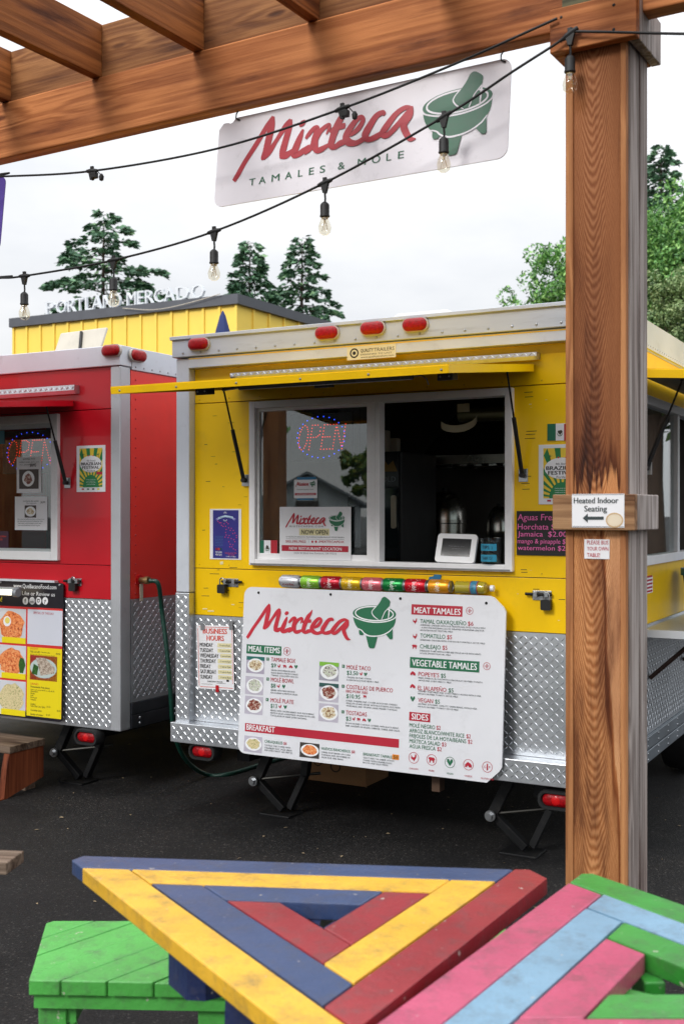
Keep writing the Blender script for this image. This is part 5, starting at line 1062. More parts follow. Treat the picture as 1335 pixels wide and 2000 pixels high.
for ch, l0, l1 in (('T', 488, 500), ('A', 506.5, 520), ('M', 531, 546.5), ('A', 557, 570.5), ('L', 582, 591), ('E', 603, 613), ('S', 624, 634.5), ('&', 659, 672.5), ('M', 697, 713), ('O', 724.5, 741), ('L', 752.5, 762), ('E', 775, 786.5)):
    m.text(ch, HF.at(l0, 340)[0], a0[1], HF.at(l1, 340)[0], hh, -0.0012, 0.012, res=4)
m.build('lettering', SG, hs, kind='stuff')
for px, py in ((466, 228), (983, 115)):
    x = HF.at(px, py)[0]; m = MB(); m.tube([(x, 0.0, 0.006), (x-0.008, -0.004, -0.012), (x-0.006, -0.008, -0.03), (x+0.004, -0.006, -0.036), (x+0.008, 0.002, sz1-0.012), (x, 0.008, sz1-0.016)], 0.0026, 6); m.build('hook', DSTEEL, hs, smooth=50)
# purple neighbour sign, its right edge just in view
px1 = HF.at(7, 400)[0]; zt2, zb2 = HF.at(4, 345)[1], HF.at(4, 487)[1]
ps = thing('hanging_sign', 'purple hanging sign with rounded corners under the timber beam', 'sign', HF.M)
m = MB(); m.prism(roundrect(px1-1.1, zb2, px1, zt2, 0.03), 0.0, 0.004); m.build('panel', pm('sign_purple', '#4a3590', 0.4, var=0.1), ps)
for xx in (px1-0.1, px1-1.0):
    m = MB(); m.tube([(xx, 0, 0.004), (xx, -0.004, -0.03), (xx, 0.0, zt2-0.01)], 0.0026, 6); m.build('hook', DSTEEL, ps)

# ------------------------------------------------------------------ string lights
CORD = pm('cord_black', '#0d0f10', 0.6)
def amber():
    m = glassmat('bulb_glass', (0.93, 0.90, 0.82), 1.75); return m
def string_light(label, px, drops, v, bulbs=True):
    F = Fr(PF.M @ Vector((0, v, 0)), AP); t = thing('string_light', label, 'string lights', F.M, None)
    P = [(F.at(x, y)[0], 0.0, F.at(x, y)[1]) for x, y in px]
    P[0] = (-5.22, 0.0, P[1][2]+0.12)                          # tied to the far posts
    if P[-1][0] > 0.3: P[-2] = (1.2, 0.0, P[-3][2]+0.02); P[-1] = (1.71, 0.0, P[-3][2]+0.08)
    m = MB(); m.tube(cr(P, 8), 0.0042, 8); m.build('cable', CORD, t, smooth=60)
    for x, y in drops:
        a = F.at(x, y); o = bpy.data.objects.new('lamp_drop', None); C.objects.link(o); o.parent = t; o.location = (a[0], 0, a[1])
        sl = (F.at(x+20, y)[0]-F.at(x-20, y)[0])
        i = min(range(len(px)-1), key=lambda i: abs((px[i][0]+px[i+1][0])/2-x)); A_, B_ = P[i], P[i+1]; th = math.atan2(B_[2]-A_[2], B_[0]-A_[0])
        d = Vector((math.cos(th), 0, math.sin(th)))
        m = MB(); m.tube([-d*0.028, -d*0.012, d*0.012, d*0.028], 0.008, 8, rr=[0.006, 0.009, 0.009, 0.006]); m.prism([(-0.014, -0.002), (0.014, -0.002), (0.005, -0.034), (-0.005, -0.034)], -0.006, 0.006); m.box(-0.007, 0.007, -0.004, 0.004, 0.004, 0.018); m.build('tee', CORD, o, bev=0.001)
        if bulbs:
            m = MB(); m.tube([(0, 0, -0.03), (0.002, 0, -0.055), (0, 0, -0.07)], 0.0035, 6); m.lathe([(0.006, -0.064), (0.013, -0.07), (0.0155, -0.075), (0.0155, -0.108), (0.017, -0.110), (0.017, -0.114), (0.013, -0.116)], 14); m.build('socket', CORD, o, smooth=40)
            m = MB(); m.lathe([(0.012, -0.1165), (0.014, -0.124), (0.021, -0.142), (0.0225, -0.152), (0.019, -0.166), (0.010, -0.174), (0.001, -0.176)], 18); b = m.build('bulb', amber(), o, smooth=70)
            m = MB(); m.lathe([(0.011, -0.1166), (0.0105, -0.121), (0.004, -0.123)], 12); m.tube([(0, 0, -0.12), (0, 0, -0.135)], 0.004, 6); m.build('stem', pm('bulb_stem', '#c9b98a', 0.3), b, smooth=40)
            m = MB(); m.tube([(-0.002, 0, -0.13), (-0.011, 0, -0.16), (-0.005, 0.004, -0.132), (0, -0.004, -0.16), (0.005, 0.004, -0.132), (0.011, 0, -0.16), (0.002, 0, -0.13)], 0.0009, 4); m.build('filament', pm('filament', '#a98a4a', 0.4, 0.6), b)
        else:
            m = MB(); m.box(0.002, 0.024, -0.01, 0.01, -0.03, -0.008); m.build('socket', CORD, o, bev=0.002)
            m = MB(); m.tube([(0.028, 0, -0.004), (0.045, 0, -0.022)], 0.002, 5); m.lathe([(0.004, -0.018), (0.010, -0.028), (0.008, -0.042), (0.001, -0.046)], 10, o=(0.048, 0, 0)); m.build('socket_cap', CORD, o, smooth=40)
string_light('upper black light cord with empty sockets strung below the beam', [(-260, 352), (-60, 349), (0, 345), (180, 334), (425, 290), (668, 212), (880, 128), (1087, 36)], [(180, 334), (668, 212)], -0.05, False)
string_light('lower black light cord with hanging filament bulbs tied to the post', [(-260, 552), (-60, 546), (0, 543), (48, 539), (222, 508), (418, 452), (634, 357), (866, 228), (1000, 140), (1087, 84), (1112, 64), (1160, 62), (1335, 66), (1480, 64), (1700, 40), (1800, 30)], [(48, 539), (222, 508), (418, 452), (634, 357), (866, 228), (1112, 66)], -0.055, True)

# ------------------------------------------------------------------ posters and notices on the trailers
def festival(fr, px0, py0, px1, py1, v, label):
    t, F, pr = sheet('poster', label, 'poster', fr, px0, py0, px1, py1, v, PAPER, 'Brazilian festival posters')
    w, h = px1-px0, py1-py0; X = lambda f: F.at(px0+w*f, py0)[0]; z1 = F.at(px0, py0)[1]; z0 = F.at(px0, py1)[1]; Z = lambda f: z1+(z0-z1)*f
    FG = pm('festival_green', '#1c7a44', 0.5); FY = pm('festival_yellow', '#e3c43a', 0.5)
    pr.mb(FY).rect(X(.1), Z(.9), X(.9), Z(.06), -0.0004); cx, cz = X(.5), Z(.9); xa, xb, za, zb = X(.1), X(.9), Z(.9), Z(.06)
    for i in range(0, 24, 2):
        a0, a1 = R(7.5*i+2), R(7.5*i+9); P = [(cx, cz)]
        for a in (a0, a1):
            c_, s_ = math.cos(a), math.sin(a); tt = min((xb-cx)/max(abs(c_), 1e-4), (zb-cz)/max(s_, 1e-4)); P.append((cx+c_*tt, cz+s_*tt))
        pr.mb(FG).flat(P, -0.0007)
    pr.mb(FG).flat([(cx+(X(.78)-cx)*math.cos(R(a)), cz+(Z(.63)-cz)*math.sin(R(a))) for a in range(0, 181, 12)], -0.001)
    pr.mb(PAPER).flat([(X(.5)+(X(.9)-X(.5))*0.95*math.cos(2*math.pi*i/20), Z(.40)+(Z(.22)-Z(.40))*math.sin(2*math.pi*i/20)) for i in range(20)], -0.0013)
    for s, f0, f1, zf, hf, b in (('4th Annual', .36, .66, .345, .04, 0), ('BRAZILIAN', .16, .86, .425, .062, .03), ('FESTIVAL', .2, .8, .505, .062, .03), ('Portland', .38, .64, .565, .038, 0)):
        pr.mb(PBLK).text(s, X(f0), Z(zf), X(f1), (z1-z0)*hf, -0.0018, b)
    for i in range(4): pr.mb(PINK_W).text('Celebrating Brazilian', X(.34), Z(.74+i*.035), X(.66), (z1-z0)*.014, -0.0014)
    for fx, sgn in ((.24, 1), (.76, -1)):
        for a in (20, 70, 110, 160, 200): pr.mb(FG).ribbon([(X(fx), Z(.2), 0.003), (X(fx)+0.012*math.cos(R(a)), Z(.2)+0.010*math.sin(R(a)), 0.001)], -0.0019)
        pr.mb(PBLK).ribbon([(X(fx), Z(.2), 0.002), (X(fx)+0.003, Z(.27), 0.002)], -0.0019)
    for fx, mm in ((.42, QR), (.58, PORG)): pr.mb(mm).disc(X(fx), Z(.22), 0.004, -0.0019, 8)
    pr.mb(PRED).rect(X(.7), Z(.63), X(.9), Z(.57), -0.002)
    for i, mm in enumerate((PRED, PGRN, PBLK, QY)): pr.mb(mm).rect(X(.18+i*.18), Z(.955), X(.26+i*.18), Z(.925), -0.0006)
    pr.done()
festival(RF, 150, 871, 206, 961, 0.0095, 'green and yellow Brazilian festival poster on the red trailer')
festival(YF, 1051, 869, 1143, 985, V1-0.0025, 'green and yellow Brazilian festival poster half behind the timber post')
t, F, pr = sheet('poster', 'dark purple poster with pink dotted map on the yellow trailer', 'poster', YF, 410, 994, 471, 1092, V1-0.0025, PAPER)
pr.r(PURPLE, 416, 996.5, 466, 1090)
PKD = pm('poster_pink', '#d83a78', 0.5); z = lambda x, y: F.at(x, y)
for px, py in ((426,1018),(429,1021),(433,1026),(436,1028),(443,1020),(446,1023),(441,1028),(447,1031),(452,1032),(456,1036),(459,1041),(462,1046),(455,1042),(450,1036),(442,1034),(441,1040),(442,1045),(446,1050),(452,1052),(457,1054),(447,1058),(450,1063),(453,1068),(456,1072),(460,1074),(455,1064),(459,1058),(462,1050),(438,1023),(432,1021),(440,1049),(448,1046),(449,1068)):
    q = z(px, py); pr.mb(PKD).disc(q[0], q[1], 0.003, -0.0012, 7)
q = [z(427, 1010), z(440, 1006), z(455, 1009), z(455, 1013), z(440, 1010), z(427, 1014)]; pr.mb(pm('banner_blue', '#b9d3e6', 0.5)).flat(q, -0.0012)
for s in (-1, 1): q = [z(441+s*14, 1010), z(441+s*20, 1014), z(441+s*16, 1015), z(441+s*19, 1018), z(441+s*13, 1014)]; pr.mb(pm('banner_lilac', '#8f8fc8', 0.5)).flat(q, -0.0011)
pr.t(PURPLE, 'Taste of Latinoamerica', 428.5, 1011.5, 453, 2.2, 0.0, dy=0.001)
for a in range(-60, 61, 24): pr.mb(PAPER).ribbon([(z(440, 1004)[0]+0.006*math.sin(R(a)), z(440, 1004)[1]+0.006*math.cos(R(a)), 0.0015), (z(440, 1004)[0]+0.013*math.sin(R(a)), z(440, 1004)[1]+0.013*math.cos(R(a)), 0.002)], -0.0012); pr.mb(PAPER).ribbon([(z(440, 1013)[0]+0.008*math.sin(R(a)), z(440, 1013)[1]-0.008*math.cos(R(a)), 0.0015), (z(440, 1013)[0]+0.015*math.sin(R(a)), z(440, 1013)[1]-0.015*math.cos(R(a)), 0.002)], -0.0012)
for i, mm in enumerate((PRED, PORG, PGRN)): pr.r(mm, 421+i*4.3, 1070, 425+i*4.3, 1074.5)
pr.t(PINK_W, 'PORTLAND', 421, 1080, 433.5, 3.6, 0.01); pr.t(PINK_W, 'MERCADO', 421, 1085, 433.5, 3.6, 0.01); pr.t(PORG, 'Saturday Sept 15th', 440, 1081, 462, 2.4); pr.t(PORG, 'Carnaval', 446, 1084.5, 458, 2.2); pr.t(PINK_W, '12:00 to 7:00pm', 442, 1088, 461, 2.2)
for i in range(7): pr.t(pm('poster_teal', '#4a7fb0', 0.5), 'Live music and dance' if i % 2 else 'Food drinks and art', 420, 1048+i*3, 436, 1.6)
pr.done()
# business hours card, taped and tilted
t, F, pr = sheet('paper_sign', 'taped white business hours card on the tread plate', 'sign', YF, 391, 1222, 463, 1346, V1-0.012, PAPER)
t.matrix_world = F.M @ Matrix.Rotation(R(-1.5), 4, 'Y')
for q in ((396, 1225.5, 460, 1226.5), (396, 1342, 460, 1343)): pr.r(PORG, *q)
for q in ((394, 1229, 394.8, 1340), (460.5, 1229, 461.3, 1340)): pr.r(PORG, *q)
pr.t(PORG, 'BUSiNESS', 404, 1239, 451.5, 10, 0.028); pr.t(PORG, 'HOURS', 411, 1253, 445, 10, 0.028)
for i, (s, x) in enumerate((('MONDAY', 423), ('TUESDAY', 423.5), ('WEDNESDAY', 434), ('THURSDAY', 428.5), ('FRIDAY', 418), ('SATURDAY', 428.5), ('SUNDAY', 421))):
    yb = 1264.5+i*10.4; pr.t(PBLK, s, 397.5, yb, x, 7.6, 0.022)
    pr.r(pm('cream_tape', '#ded6a8', 0.7), 432 if i != 2 else 437, yb-5.5, 459, yb+2.5); pr.t(PDARK, '11 am to 8 pm', 437, yb+0.5, 457, 3.2, dy=0.0006)
pr.t(PBLK, 'EMERGENCY PHONE:', 411, 1334, 441, 2.6, 0.012); pr.r(PBLK, 399, 1337, 421, 1337.6); pr.r(PBLK, 429, 1337, 447, 1337.6); pr.r(PBLK, 448, 1331, 453, 1335)
pr.done()
for i, (px, py, w, h, c) in enumerate(((400, 1219, 8, 14, '#85878a'), (456, 1216, 7, 18, '#85878a'), (427, 1341, 6, 14, '#b5121f'))):
    a0, a1 = F.at(px, py), F.at(px+w, py+h); m = MB(); m.box(a0[0], a1[0], -0.0028, -0.0018, a1[1], a0[1]); m.build('tape', pm('tape_'+c[1:], c, 0.35, 0.3 if i < 2 else 0.0, var=0.1), t)
# flag stickers
def flag(fr, px0, py0, px1, py1, v, label, crest=True):
    t, F, pr = sheet('flag_sticker', label, 'flag', fr, px0, py0, px1, py1, v, PAPER); w = (px1-px0)/3
    pr.r(pm('flag_green', '#12664a', 0.5), px0, py0, px0+w, py1); pr.r(pm('flag_red', '#b5182c', 0.5), px0+2*w, py0, px1, py1)
    q = F.at(px0+1.5*w, (py0+py1)/2); k = F.at(px0+w, py0)[0]-F.at(px0, py0)[0]
    mb = pr.mb(pm('crest_brown', '#3d3a30', 0.6)); mb.flat([(q[0]+k*0.3*math.cos(2*math.pi*i/14)*random.uniform(.6, 1.1), q[1]+0.03*k+k*0.32*math.sin(2*math.pi*i/14)*random.uniform(.6, 1.1)) for i in range(14)], -0.0009); mb2 = pr.mb(PGRN)
    mb2.ribbon([(q[0]-k*.34, q[1]-k*.05, .001), (q[0]-k*.2, q[1]-k*.32, .003), (q[0], q[1]-k*.4, .003), (q[0]+k*.2, q[1]-k*.32, .003), (q[0]+k*.34, q[1]-k*.05, .001)], -0.001)
    pr.done()
flag(YF, 1068, 828, 1117, 861, V1-0.0025, 'green white red flag sticker above the festival poster')
flag(YF, 502.5, 1055, 541.5, 1084, 0.0485, 'small green white red flag in the serving window corner')
# chalk board of drinks
t, F, pr = sheet('chalk_board', 'black board with pink handwritten aguas frescas prices', 'board', YF, 1008, 998, 1128, 1084, V1-0.006, BLACK, None, 0.004)
CH = pm('chalk_pink', '#e06aa8', 0.7)
for s, yb, x0, x1, c in (('Aguas Frescas', 1016, 1010, 1104, 12), ('Horchata $2.00', 1034, 1010, 1112, 11), ('Jamaica  $2.00', 1047.5, 1010, 1106, 10), ('mango & pinapple $2.00', 1061, 1009.5, 1124, 9), ('watermelon $2.00', 1074, 1010, 1122, 9)): pr.t(CH, s, x0, yb, x1, c, 0.006, 0.05)
pr.done()
# papers in the yellow trailer's window
t, F, pr = sheet('paper_sign', 'white now open new restaurant location sign in the serving window', 'sign', YF, 546, 990, 685, 1092, 0.034, PAPER)
X = lambda p: F.at(p, 1040)[0]; Zp = lambda x, y: F.at(x, y)[1]
m = MB(); logo_word(m, X(558), Zp(558, 1030), X(637), Zp(575, 1002), -0.0012); m.build('logo_lettering', PRED, t)
g_, w_ = MB(), MB(); logo_bowl(g_, w_, X(642), Zp(657, 1037), X(673), Zp(665, 999), -0.0012); g_.build('logo_bowl', PGRN, t); w_.build('logo_outline', PAPER, t)
pr.t(PDARK, 'M I X T E C A P D X . C O M', 565, 1029.5, 631, 3.2, 0.01); pr.r(pm('cream_tape', '#ded6a8', 0.7), 584, 1032, 643, 1045.5); pr.t(PBLK, 'NOW OPEN', 589, 1043.5, 640, 9, 0.006, dy=0.001)
pr.t(PDARK, "A TASTE OF OAXACA, FEATURING DOÑA PAULA'S MOLE NEGRO", 558.5, 1049.5, 672, 2.4); pr.r(PDARK, 558.5, 1052, 672, 1052.5); pr.t(PRED, '503.395.7022', 558, 1059.5, 597.5, 4.6, 0.012); pr.t(PRED, '/MIXTECAPDX', 622, 1060, 672, 4.6, 0.008); pr.r(GREY, 602.5, 1055, 603, 1060)
for px in (610, 617): q = F.at(px, 1058); pr.mb(PRED).disc(q[0], q[1], 0.0062, -0.0012, 12)
pr.r(PRED, 550, 1064.5, 680, 1076); pr.t(PINK_W, 'NEW RESTAURANT LOCATION', 565, 1073.5, 667, 5.6, 0.016, dy=0.0008); pr.t(GREY, '2320 SE 82nd Ave Portland, OR 97216', 574, 1081.5, 657, 3.4); pr.done()
t, F, pr = sheet('paper_sign', 'small paper card with logo and blue tape in the serving window', 'sign', YF, 574, 937, 619, 973, 0.0485, PAPER)
X = lambda p: F.at(p, 950)[0]; Zp = lambda x, y: F.at(x, y)[1]
m = MB(); logo_word(m, X(577), Zp(577, 951), X(603), Zp(583, 941), -0.0012, 1.1); m.build('logo_lettering', PRED, t); g_, w_ = MB(), MB(); logo_bowl(g_, w_, X(605), Zp(609, 951), X(616), Zp(612, 939), -0.0012); g_.build('logo_bowl', PGRN, t); w_.build('logo_outline', PAPER, t)
pr.r(PRED, 576, 963, 617, 967.5); pr.t(PDARK, 'mixtecapdx.com', 580, 957, 612, 2.2); pr.t(PINK_W, 'NEW RESTAURANT LOCATION', 579, 966.5, 614, 2.4, 0.01); pr.done()
for q in ((580, 932, 617, 936.5), (580, 973.5, 612, 976.5)):
    a0, a1 = F.at(q[0], q[1]), F.at(q[2], q[3]); m = MB(); m.box(a0[0], a1[0], -0.0005, 0.0005, a1[1], a0[1]); m.build('tape', pm('blue_sticker', '#1d6f9a', 0.5), t)
# papers in the red trailer's window
t, F, pr = sheet('paper_sign', 'white paper with dark grilled plate photo in red trailer window', 'sign', RF, 33, 893, 81, 963, 0.0265, PAPER)
pr.t(PDARK, 'BANDEJA PAISA', 46, 898, 70, 2.6, 0.01); pr.t(PDARK, 'Grilled steak, pork and', 38, 904, 76, 2.4); pr.t(PDARK, 'rice, plantain egg', 39, 909, 68, 2.4); pr.t(PBLK, '$8.95', 59, 911.5, 71, 6, 0.01); pr.r(pm('photo_dark', '#3a2c26', 0.4, var=0.3, scale=50), 38, 917, 76, 955)
q = F.at(56, 935); pr.mb(PINK_W).disc(q[0], q[1], 0.048, -0.0012, 22, 0.046); pr.mb(FOODS[2]).flat([(q[0]+0.04*math.cos(2*math.pi*i/14)*random.uniform(.6, 1), q[1]+0.036*math.sin(2*math.pi*i/14)*random.uniform(.6, 1)) for i in range(14)], -0.0018); pr.done()
t, F, pr = sheet('paper_sign', 'white paper with oval rice plate photo in red trailer window', 'sign', RF, 29.5, 970, 92.5, 1035, 0.0265, PAPER)
pr.t(PDARK, 'Lechona de cerdo', 46, 980, 76, 3, 0.008); pr.t(PBLK, '$8.99', 80, 983, 89, 4); pr.t(PDARK, 'The crispy pork', 52, 984, 72, 2.2, 0.01)
q = F.at(60, 999); pr.mb(pm('photo_dark', '#3a2c26', 0.4, var=0.3, scale=50)).rect(q[0]-0.045, q[1]-0.036, q[0]+0.045, q[1]+0.036, -0.0009); pr.mb(PINK_W).disc(q[0], q[1], 0.042, -0.0012, 20, 0.03); pr.mb(FOODS[0]).flat([(q[0]+0.034*math.cos(2*math.pi*i/14)*random.uniform(.7, 1), q[1]+0.022*math.sin(2*math.pi*i/14)*random.uniform(.7, 1)) for i in range(14)], -0.0018)
for i, s in enumerate(('Slow roasted pork stuffed with yellow rice and peas served', 'with arepa, avocado and salad. Traditional dish of the', 'Tolima region, cooked overnight in a brick oven', 'Served every Saturday from noon until it is gone')): pr.t(PDARK, s, 35, 1015+i*4, 87-i*3, 2.2, 0.006)
pr.done()
t, F, pr = sheet('paper_sign', 'dark purple card in the lower corner of red trailer window', 'sign', RF, -25, 1037, 17, 1073, 0.0265, pm('card_plum', '#3a1430', 0.4, var=0.1)); pr.t(PORG, 'COLOMBIAN', -5, 1049, 13, 3); pr.t(PORG, 'FOOD', -4, 1055, 6, 3); pr.done()
t, F, pr = sheet('paper_sign', 'teal card at the top of red trailer window', 'sign', RF, -14, 842, 9, 868, 0.0265, pm('card_teal', '#1f6a78', 0.4, var=0.1)); pr.done()

# LED open signs
LEDR = pm('led_red', '#ff2a10', 0.4, emit=1.8); LEDB = pm('led_blue', '#2a4cff', 0.4, emit=2.2)
LET = {'O': [[(.5+.5*math.cos(R(a)), .5+.5*math.sin(R(a))) for a in range(0, 361, 30)]], 'P': [[(0, 0), (0, 1), (.6, 1), (.95, .9), (.95, .6), (.6, .5), (0, .5)]], 'E': [[(1, 1), (0, 1), (0, 0), (1, 0)], [(0, .5), (.8, .5)]], 'N': [[(0, 0), (0, 1), (1, 0), (1, 1)]]}
def dots(mb, pts, step, r, y):
    for P in pts:
        L_ = 0
        for a, b in zip(P[:-1], P[1:]):
            d = math.hypot(b[0]-a[0], b[1]-a[1]); n = max(1, round(d/step))
            for i in range(n):
                mb.disc(a[0]+(b[0]-a[0])*i/n, a[1]+(b[1]-a[1])*i/n, r, y, 6)
        mb.disc(P[-1][0], P[-1][1], r, y, 6)
def open_sign(fr, px0, py0, px1, py1, v, label, r=0.003):
    F = Fr(fr.M @ Vector((0, v, 0)), A); a = F.at(px0, py0); b = F.at(px1, py1); x0, z1, x1, z0 = a[0], a[1], b[0], b[1]
    t = thing('led_sign', label, 'LED sign', F.M, 'LED open signs'); m = MB(); m.box(x0-0.04, x1+0.04, 0.004, 0.016, z0-0.06, z1+0.06); m.build('backing', pm('led_panel', '#08090a', 0.5), t)
    mr = MB(); w = (x1-x0)/4.5; h = z1-z0
    for i, ch in enumerate('OPEN'):
        dots(mr, [[(x0+i*(x1-x0)/4+p[0]*w*0.85+p[1]*h*0.18, z0+p[1]*h) for p in st] for st in LET[ch]], 0.0155, r, 0.0)
    mr.build('led_letters', LEDR, t, kind='stuff')
    mb = MB(); cx, cz = (x0+x1)/2, (z0+z1)/2
    for i in range(26): mb.disc(cx+(x1-x0)*0.5*math.cos(2*math.pi*i/26), cz+h*0.85*math.sin(2*math.pi*i/26), r*1.1, 0.0, 6)
    mb.build('led_border', LEDB, t, kind='stuff')
    m = MB(); m.tube([(cx-0.1, 0.01, z1+0.06), (cx-0.1, 0.01, z1+0.2)], 0.001, 4); m.build('hanging_wire', DSTEEL, t)
open_sign(YF, 580, 832, 673, 876, 0.14, 'lit OPEN sign hanging inside the yellow trailer window')
open_sign(RF, 14, 862, 104, 904, 0.14, 'lit OPEN sign hanging inside the red trailer window')

# ------------------------------------------------------------------ painted tables and benches
def clip(poly, n, d):
    """keep the part of a polygon where n.p <= d"""
    o = []
    for i in range(len(poly)):
        a, b = poly[i], poly[(i+1) % len(poly)]; da = n[0]*a[0]+n[1]*a[1]-d; db = n[0]*b[0]+n[1]*b[1]-d
        if da <= 0: o.append(a)
        if (da < 0 < db) or (db < 0 < da): t = da/(da-db); o.append((a[0]+(b[0]-a[0])*t, a[1]+(b[1]-a[1])*t))
    return o
def wornpaint(name, col, seed):
    """brushed paint on planks: faded patches, grime streaks, bare scuffs"""
    if name in _M: return _M[name]
    m, nt, b = newmat(name); L = nt.links.new; c = lin(col)
    tc = N(nt, 'ShaderNodeTexCoord'); mp = N(nt, 'ShaderNodeMapping'); mp.inputs['Location'].default_value = (seed, seed*2, 0); L(tc.outputs['Object'], mp.inputs['Vector'])
    n1 = N(nt, 'ShaderNodeTexNoise', Scale=5.0, Detail=6.0, Roughness=0.6); L(mp.outputs[0], n1.inputs['Vector'])
    r1 = ramp(nt, [(0.3, tuple(x*0.86 for x in c[:3])), (0.7, tuple(min(1, x*1.1+0.015) for x in c[:3]))]); L(n1.outputs['Fac'], r1.inputs['Fac'])
    n2 = N(nt, 'ShaderNodeTexNoise', Scale=17.0, Detail=9.0, Roughness=0.75); L(mp.outputs[0], n2.inputs['Vector'])
    r2 = ramp(nt, [(0.48, (0, 0, 0)), (0.60, (0.28, 0.28, 0.28)), (0.74, (0.75, 0.75, 0.75))]); L(n2.outputs['Fac'], r2.inputs['Fac'])
    mx = N(nt, 'ShaderNodeMix', data_type='RGBA'); L(r2.outputs[0], mx.inputs['Factor']); L(r1.outputs[0], mx.inputs['A']); mx.inputs['B'].default_value = (0.07, 0.06, 0.06, 1)
    n3 = N(nt, 'ShaderNodeTexNoise', Scale=48.0, Detail=4.0, Roughness=0.6); L(mp.outputs[0], n3.inputs['Vector'])
    r3 = ramp(nt, [(0.68, (0, 0, 0)), (0.71, (0.75, 0.75, 0.75))]); L(n3.outputs['Fac'], r3.inputs['Fac'])
    m2 = N(nt, 'ShaderNodeMix', data_type='RGBA'); L(r3.outputs[0], m2.inputs['Factor']); L(mx.outputs['Result'], m2.inputs['A']); m2.inputs['B'].default_value = (0.55, 0.5, 0.44, 1)
    L(m2.outputs['Result'], b.inputs['Base Color']); b.inputs['Roughness'].default_value = 0.42; b.inputs['Specular IOR Level'].default_value = 0.6; b.inputs['Coat Weight'].default_value = 0.25; b.inputs['Coat Roughness'].default_value = 0.35
    n4 = N(nt, 'ShaderNodeTexNoise', Scale=70.0, Detail=5.0); L(mp.outputs[0], n4.inputs['Vector'])
    bp = N(nt, 'ShaderNodeBump', Strength=0.45, Distance=0.004); L(n4.outputs['Fac'], bp.inputs['Height']); L(bp.outputs[0], b.inputs['Normal'])
    _M[name] = m; return m
TB = wornpaint('paint_blue', '#28406a', 1); TY = wornpaint('paint_yellow', '#e0ae28', 2); TR = wornpaint('paint_red', '#8f0c1c', 3)
TP = wornpaint('paint_pink', '#b64668', 4); TL = wornpaint('paint_sky', '#769cb5', 5); TG = wornpaint('paint_green', '#2f8f30', 6); TG2 = wornpaint('paint_bench_green', '#4cab46', 7); TNV = wornpaint('paint_navy', '#0f2352', 8)
def tri_table(label, V, cols, w, zt, th, tips, legmat):
    """triangular top of concentric planks laid log-cabin fashion round an open centre"""
    cx, cy = sum(v[0] for v in V)/3, sum(v[1] for v in V)/3
    t = thing('picnic_table', label, 'table', Matrix.Translation((cx, cy, 0)), 'painted triangular tables'); V = [(v[0]-cx, v[1]-cy) for v in V]
    E = []
    for i in range(3):
        a, b = V[i], V[(i+1) % 3]; l = math.hypot(b[0]-a[0], b[1]-a[1]); d = ((b[0]-a[0])/l, (b[1]-a[1])/l)
        n = (d[1], -d[0])
        if n[0]*(0-a[0]) + n[1]*(0-a[1]) > 0: n = (-n[0], -n[1])
        E.append((n, n[0]*a[0]+n[1]*a[1]))                     # outward normal, offset
    g = 0.0022
    for k in range(3):
        for i in range(3):
            n, d = E[i]; pn, pd = E[i-1]; nn, nd = E[(i+1) % 3]
            P = [(-3, -3), (3, -3), (3, 3), (-3, 3)]
            P = clip(P, n, d-k*w-g); P = clip(P, (-n[0], -n[1]), -(d-(k+1)*w+g)); P = clip(P, pn, pd-k*w-g); P = clip(P, nn, nd-(k+1)*w-g)
            if k == 0:
                tl = tips[i]; v = V[i]; l = math.hypot(*v); P = clip(P, (v[0]/l, v[1]/l), l-tl)
            if len(P) < 3: continue
            m = MB(); m.prism(P, zt-th, zt - (0.0 if k else 0.0008) - random.uniform(0, 0.0015), ax=2); o = fixnormals(m.build('plank', cols[i][k], t)); bv = o.modifiers.new('bevel', 'BEVEL'); bv.width = 0.0035; bv.segments = 2; bv.limit_method = 'ANGLE'; bv.angle_limit = R(35)
    for i in range(3):                                          # cleats under the planks and legs
        n, d = E[i]; a, b = V[i], V[(i+1) % 3]; mid = ((a[0]+b[0])/2, (a[1]+b[1])/2); tx, ty = -n[1], n[0]
        def q(s, o_): return (mid[0]-n[0]*o_+tx*s, mid[1]-n[1]*o_+ty*s)
        m = MB(); m.prism([q(-0.045, 0.03), q(-0.07, 0.06), q(-0.07, 0.34), q(0.07, 0.34), q(0.07, 0.06), q(0.045, 0.03)], zt-th-0.09, zt-th-0.001, ax=2); fixnormals(m.build('cleat', legmat, t))
        c1 = q(0, 0.20); vx, vy = V[i]; l = math.hypot(vx, vy); ux, uy = vx/l, vy/l; px_, py_ = -uy, ux
        def r_(o_, s): return (ux*o_+px_*s, uy*o_+py_*s)
        lo, hi = l*0.26, l*0.22
        m = MB(); vs = [(*r_(lo-0.045, -0.02), 0), (*r_(lo+0.045, -0.02), 0), (*r_(lo+0.045, 0.02), 0), (*r_(lo-0.045, 0.02), 0), (*r_(hi-0.045, -0.02), zt-th-0.001), (*r_(hi+0.045, -0.02), zt-th-0.001), (*r_(hi+0.045, 0.02), zt-th-0.001), (*r_(hi-0.045, 0.02), zt-th-0.001)]
        m.add(vs, [(0,3,2,1),(4,5,6,7),(0,1,5,4),(1,2,6,5),(2,3,7,6),(3,0,4,7)]); m.build('leg', legmat, t, bev=0.003)
    m = MB(); m.prism([(0.16*math.cos(R(60*i)), 0.16*math.sin(R(60*i))) for i in range(6)], 0.30, 0.34, ax=2); m.build('lower_shelf', cols[0][1], t)
    return t
ZTAB = 0.75
Lv, Rv, Av = (-0.6895, 2.817), (0.515, 2.695), (-0.031, 1.767)
tri_table('triangular table of blue, yellow and red painted planks', [Lv, Rv, Av], [(TB, TY, TB), (TR, TY, TR), (TY, TB, TR)], 0.0955, ZTAB, 0.038, (0.045, 0.06, 0.02), TNV)
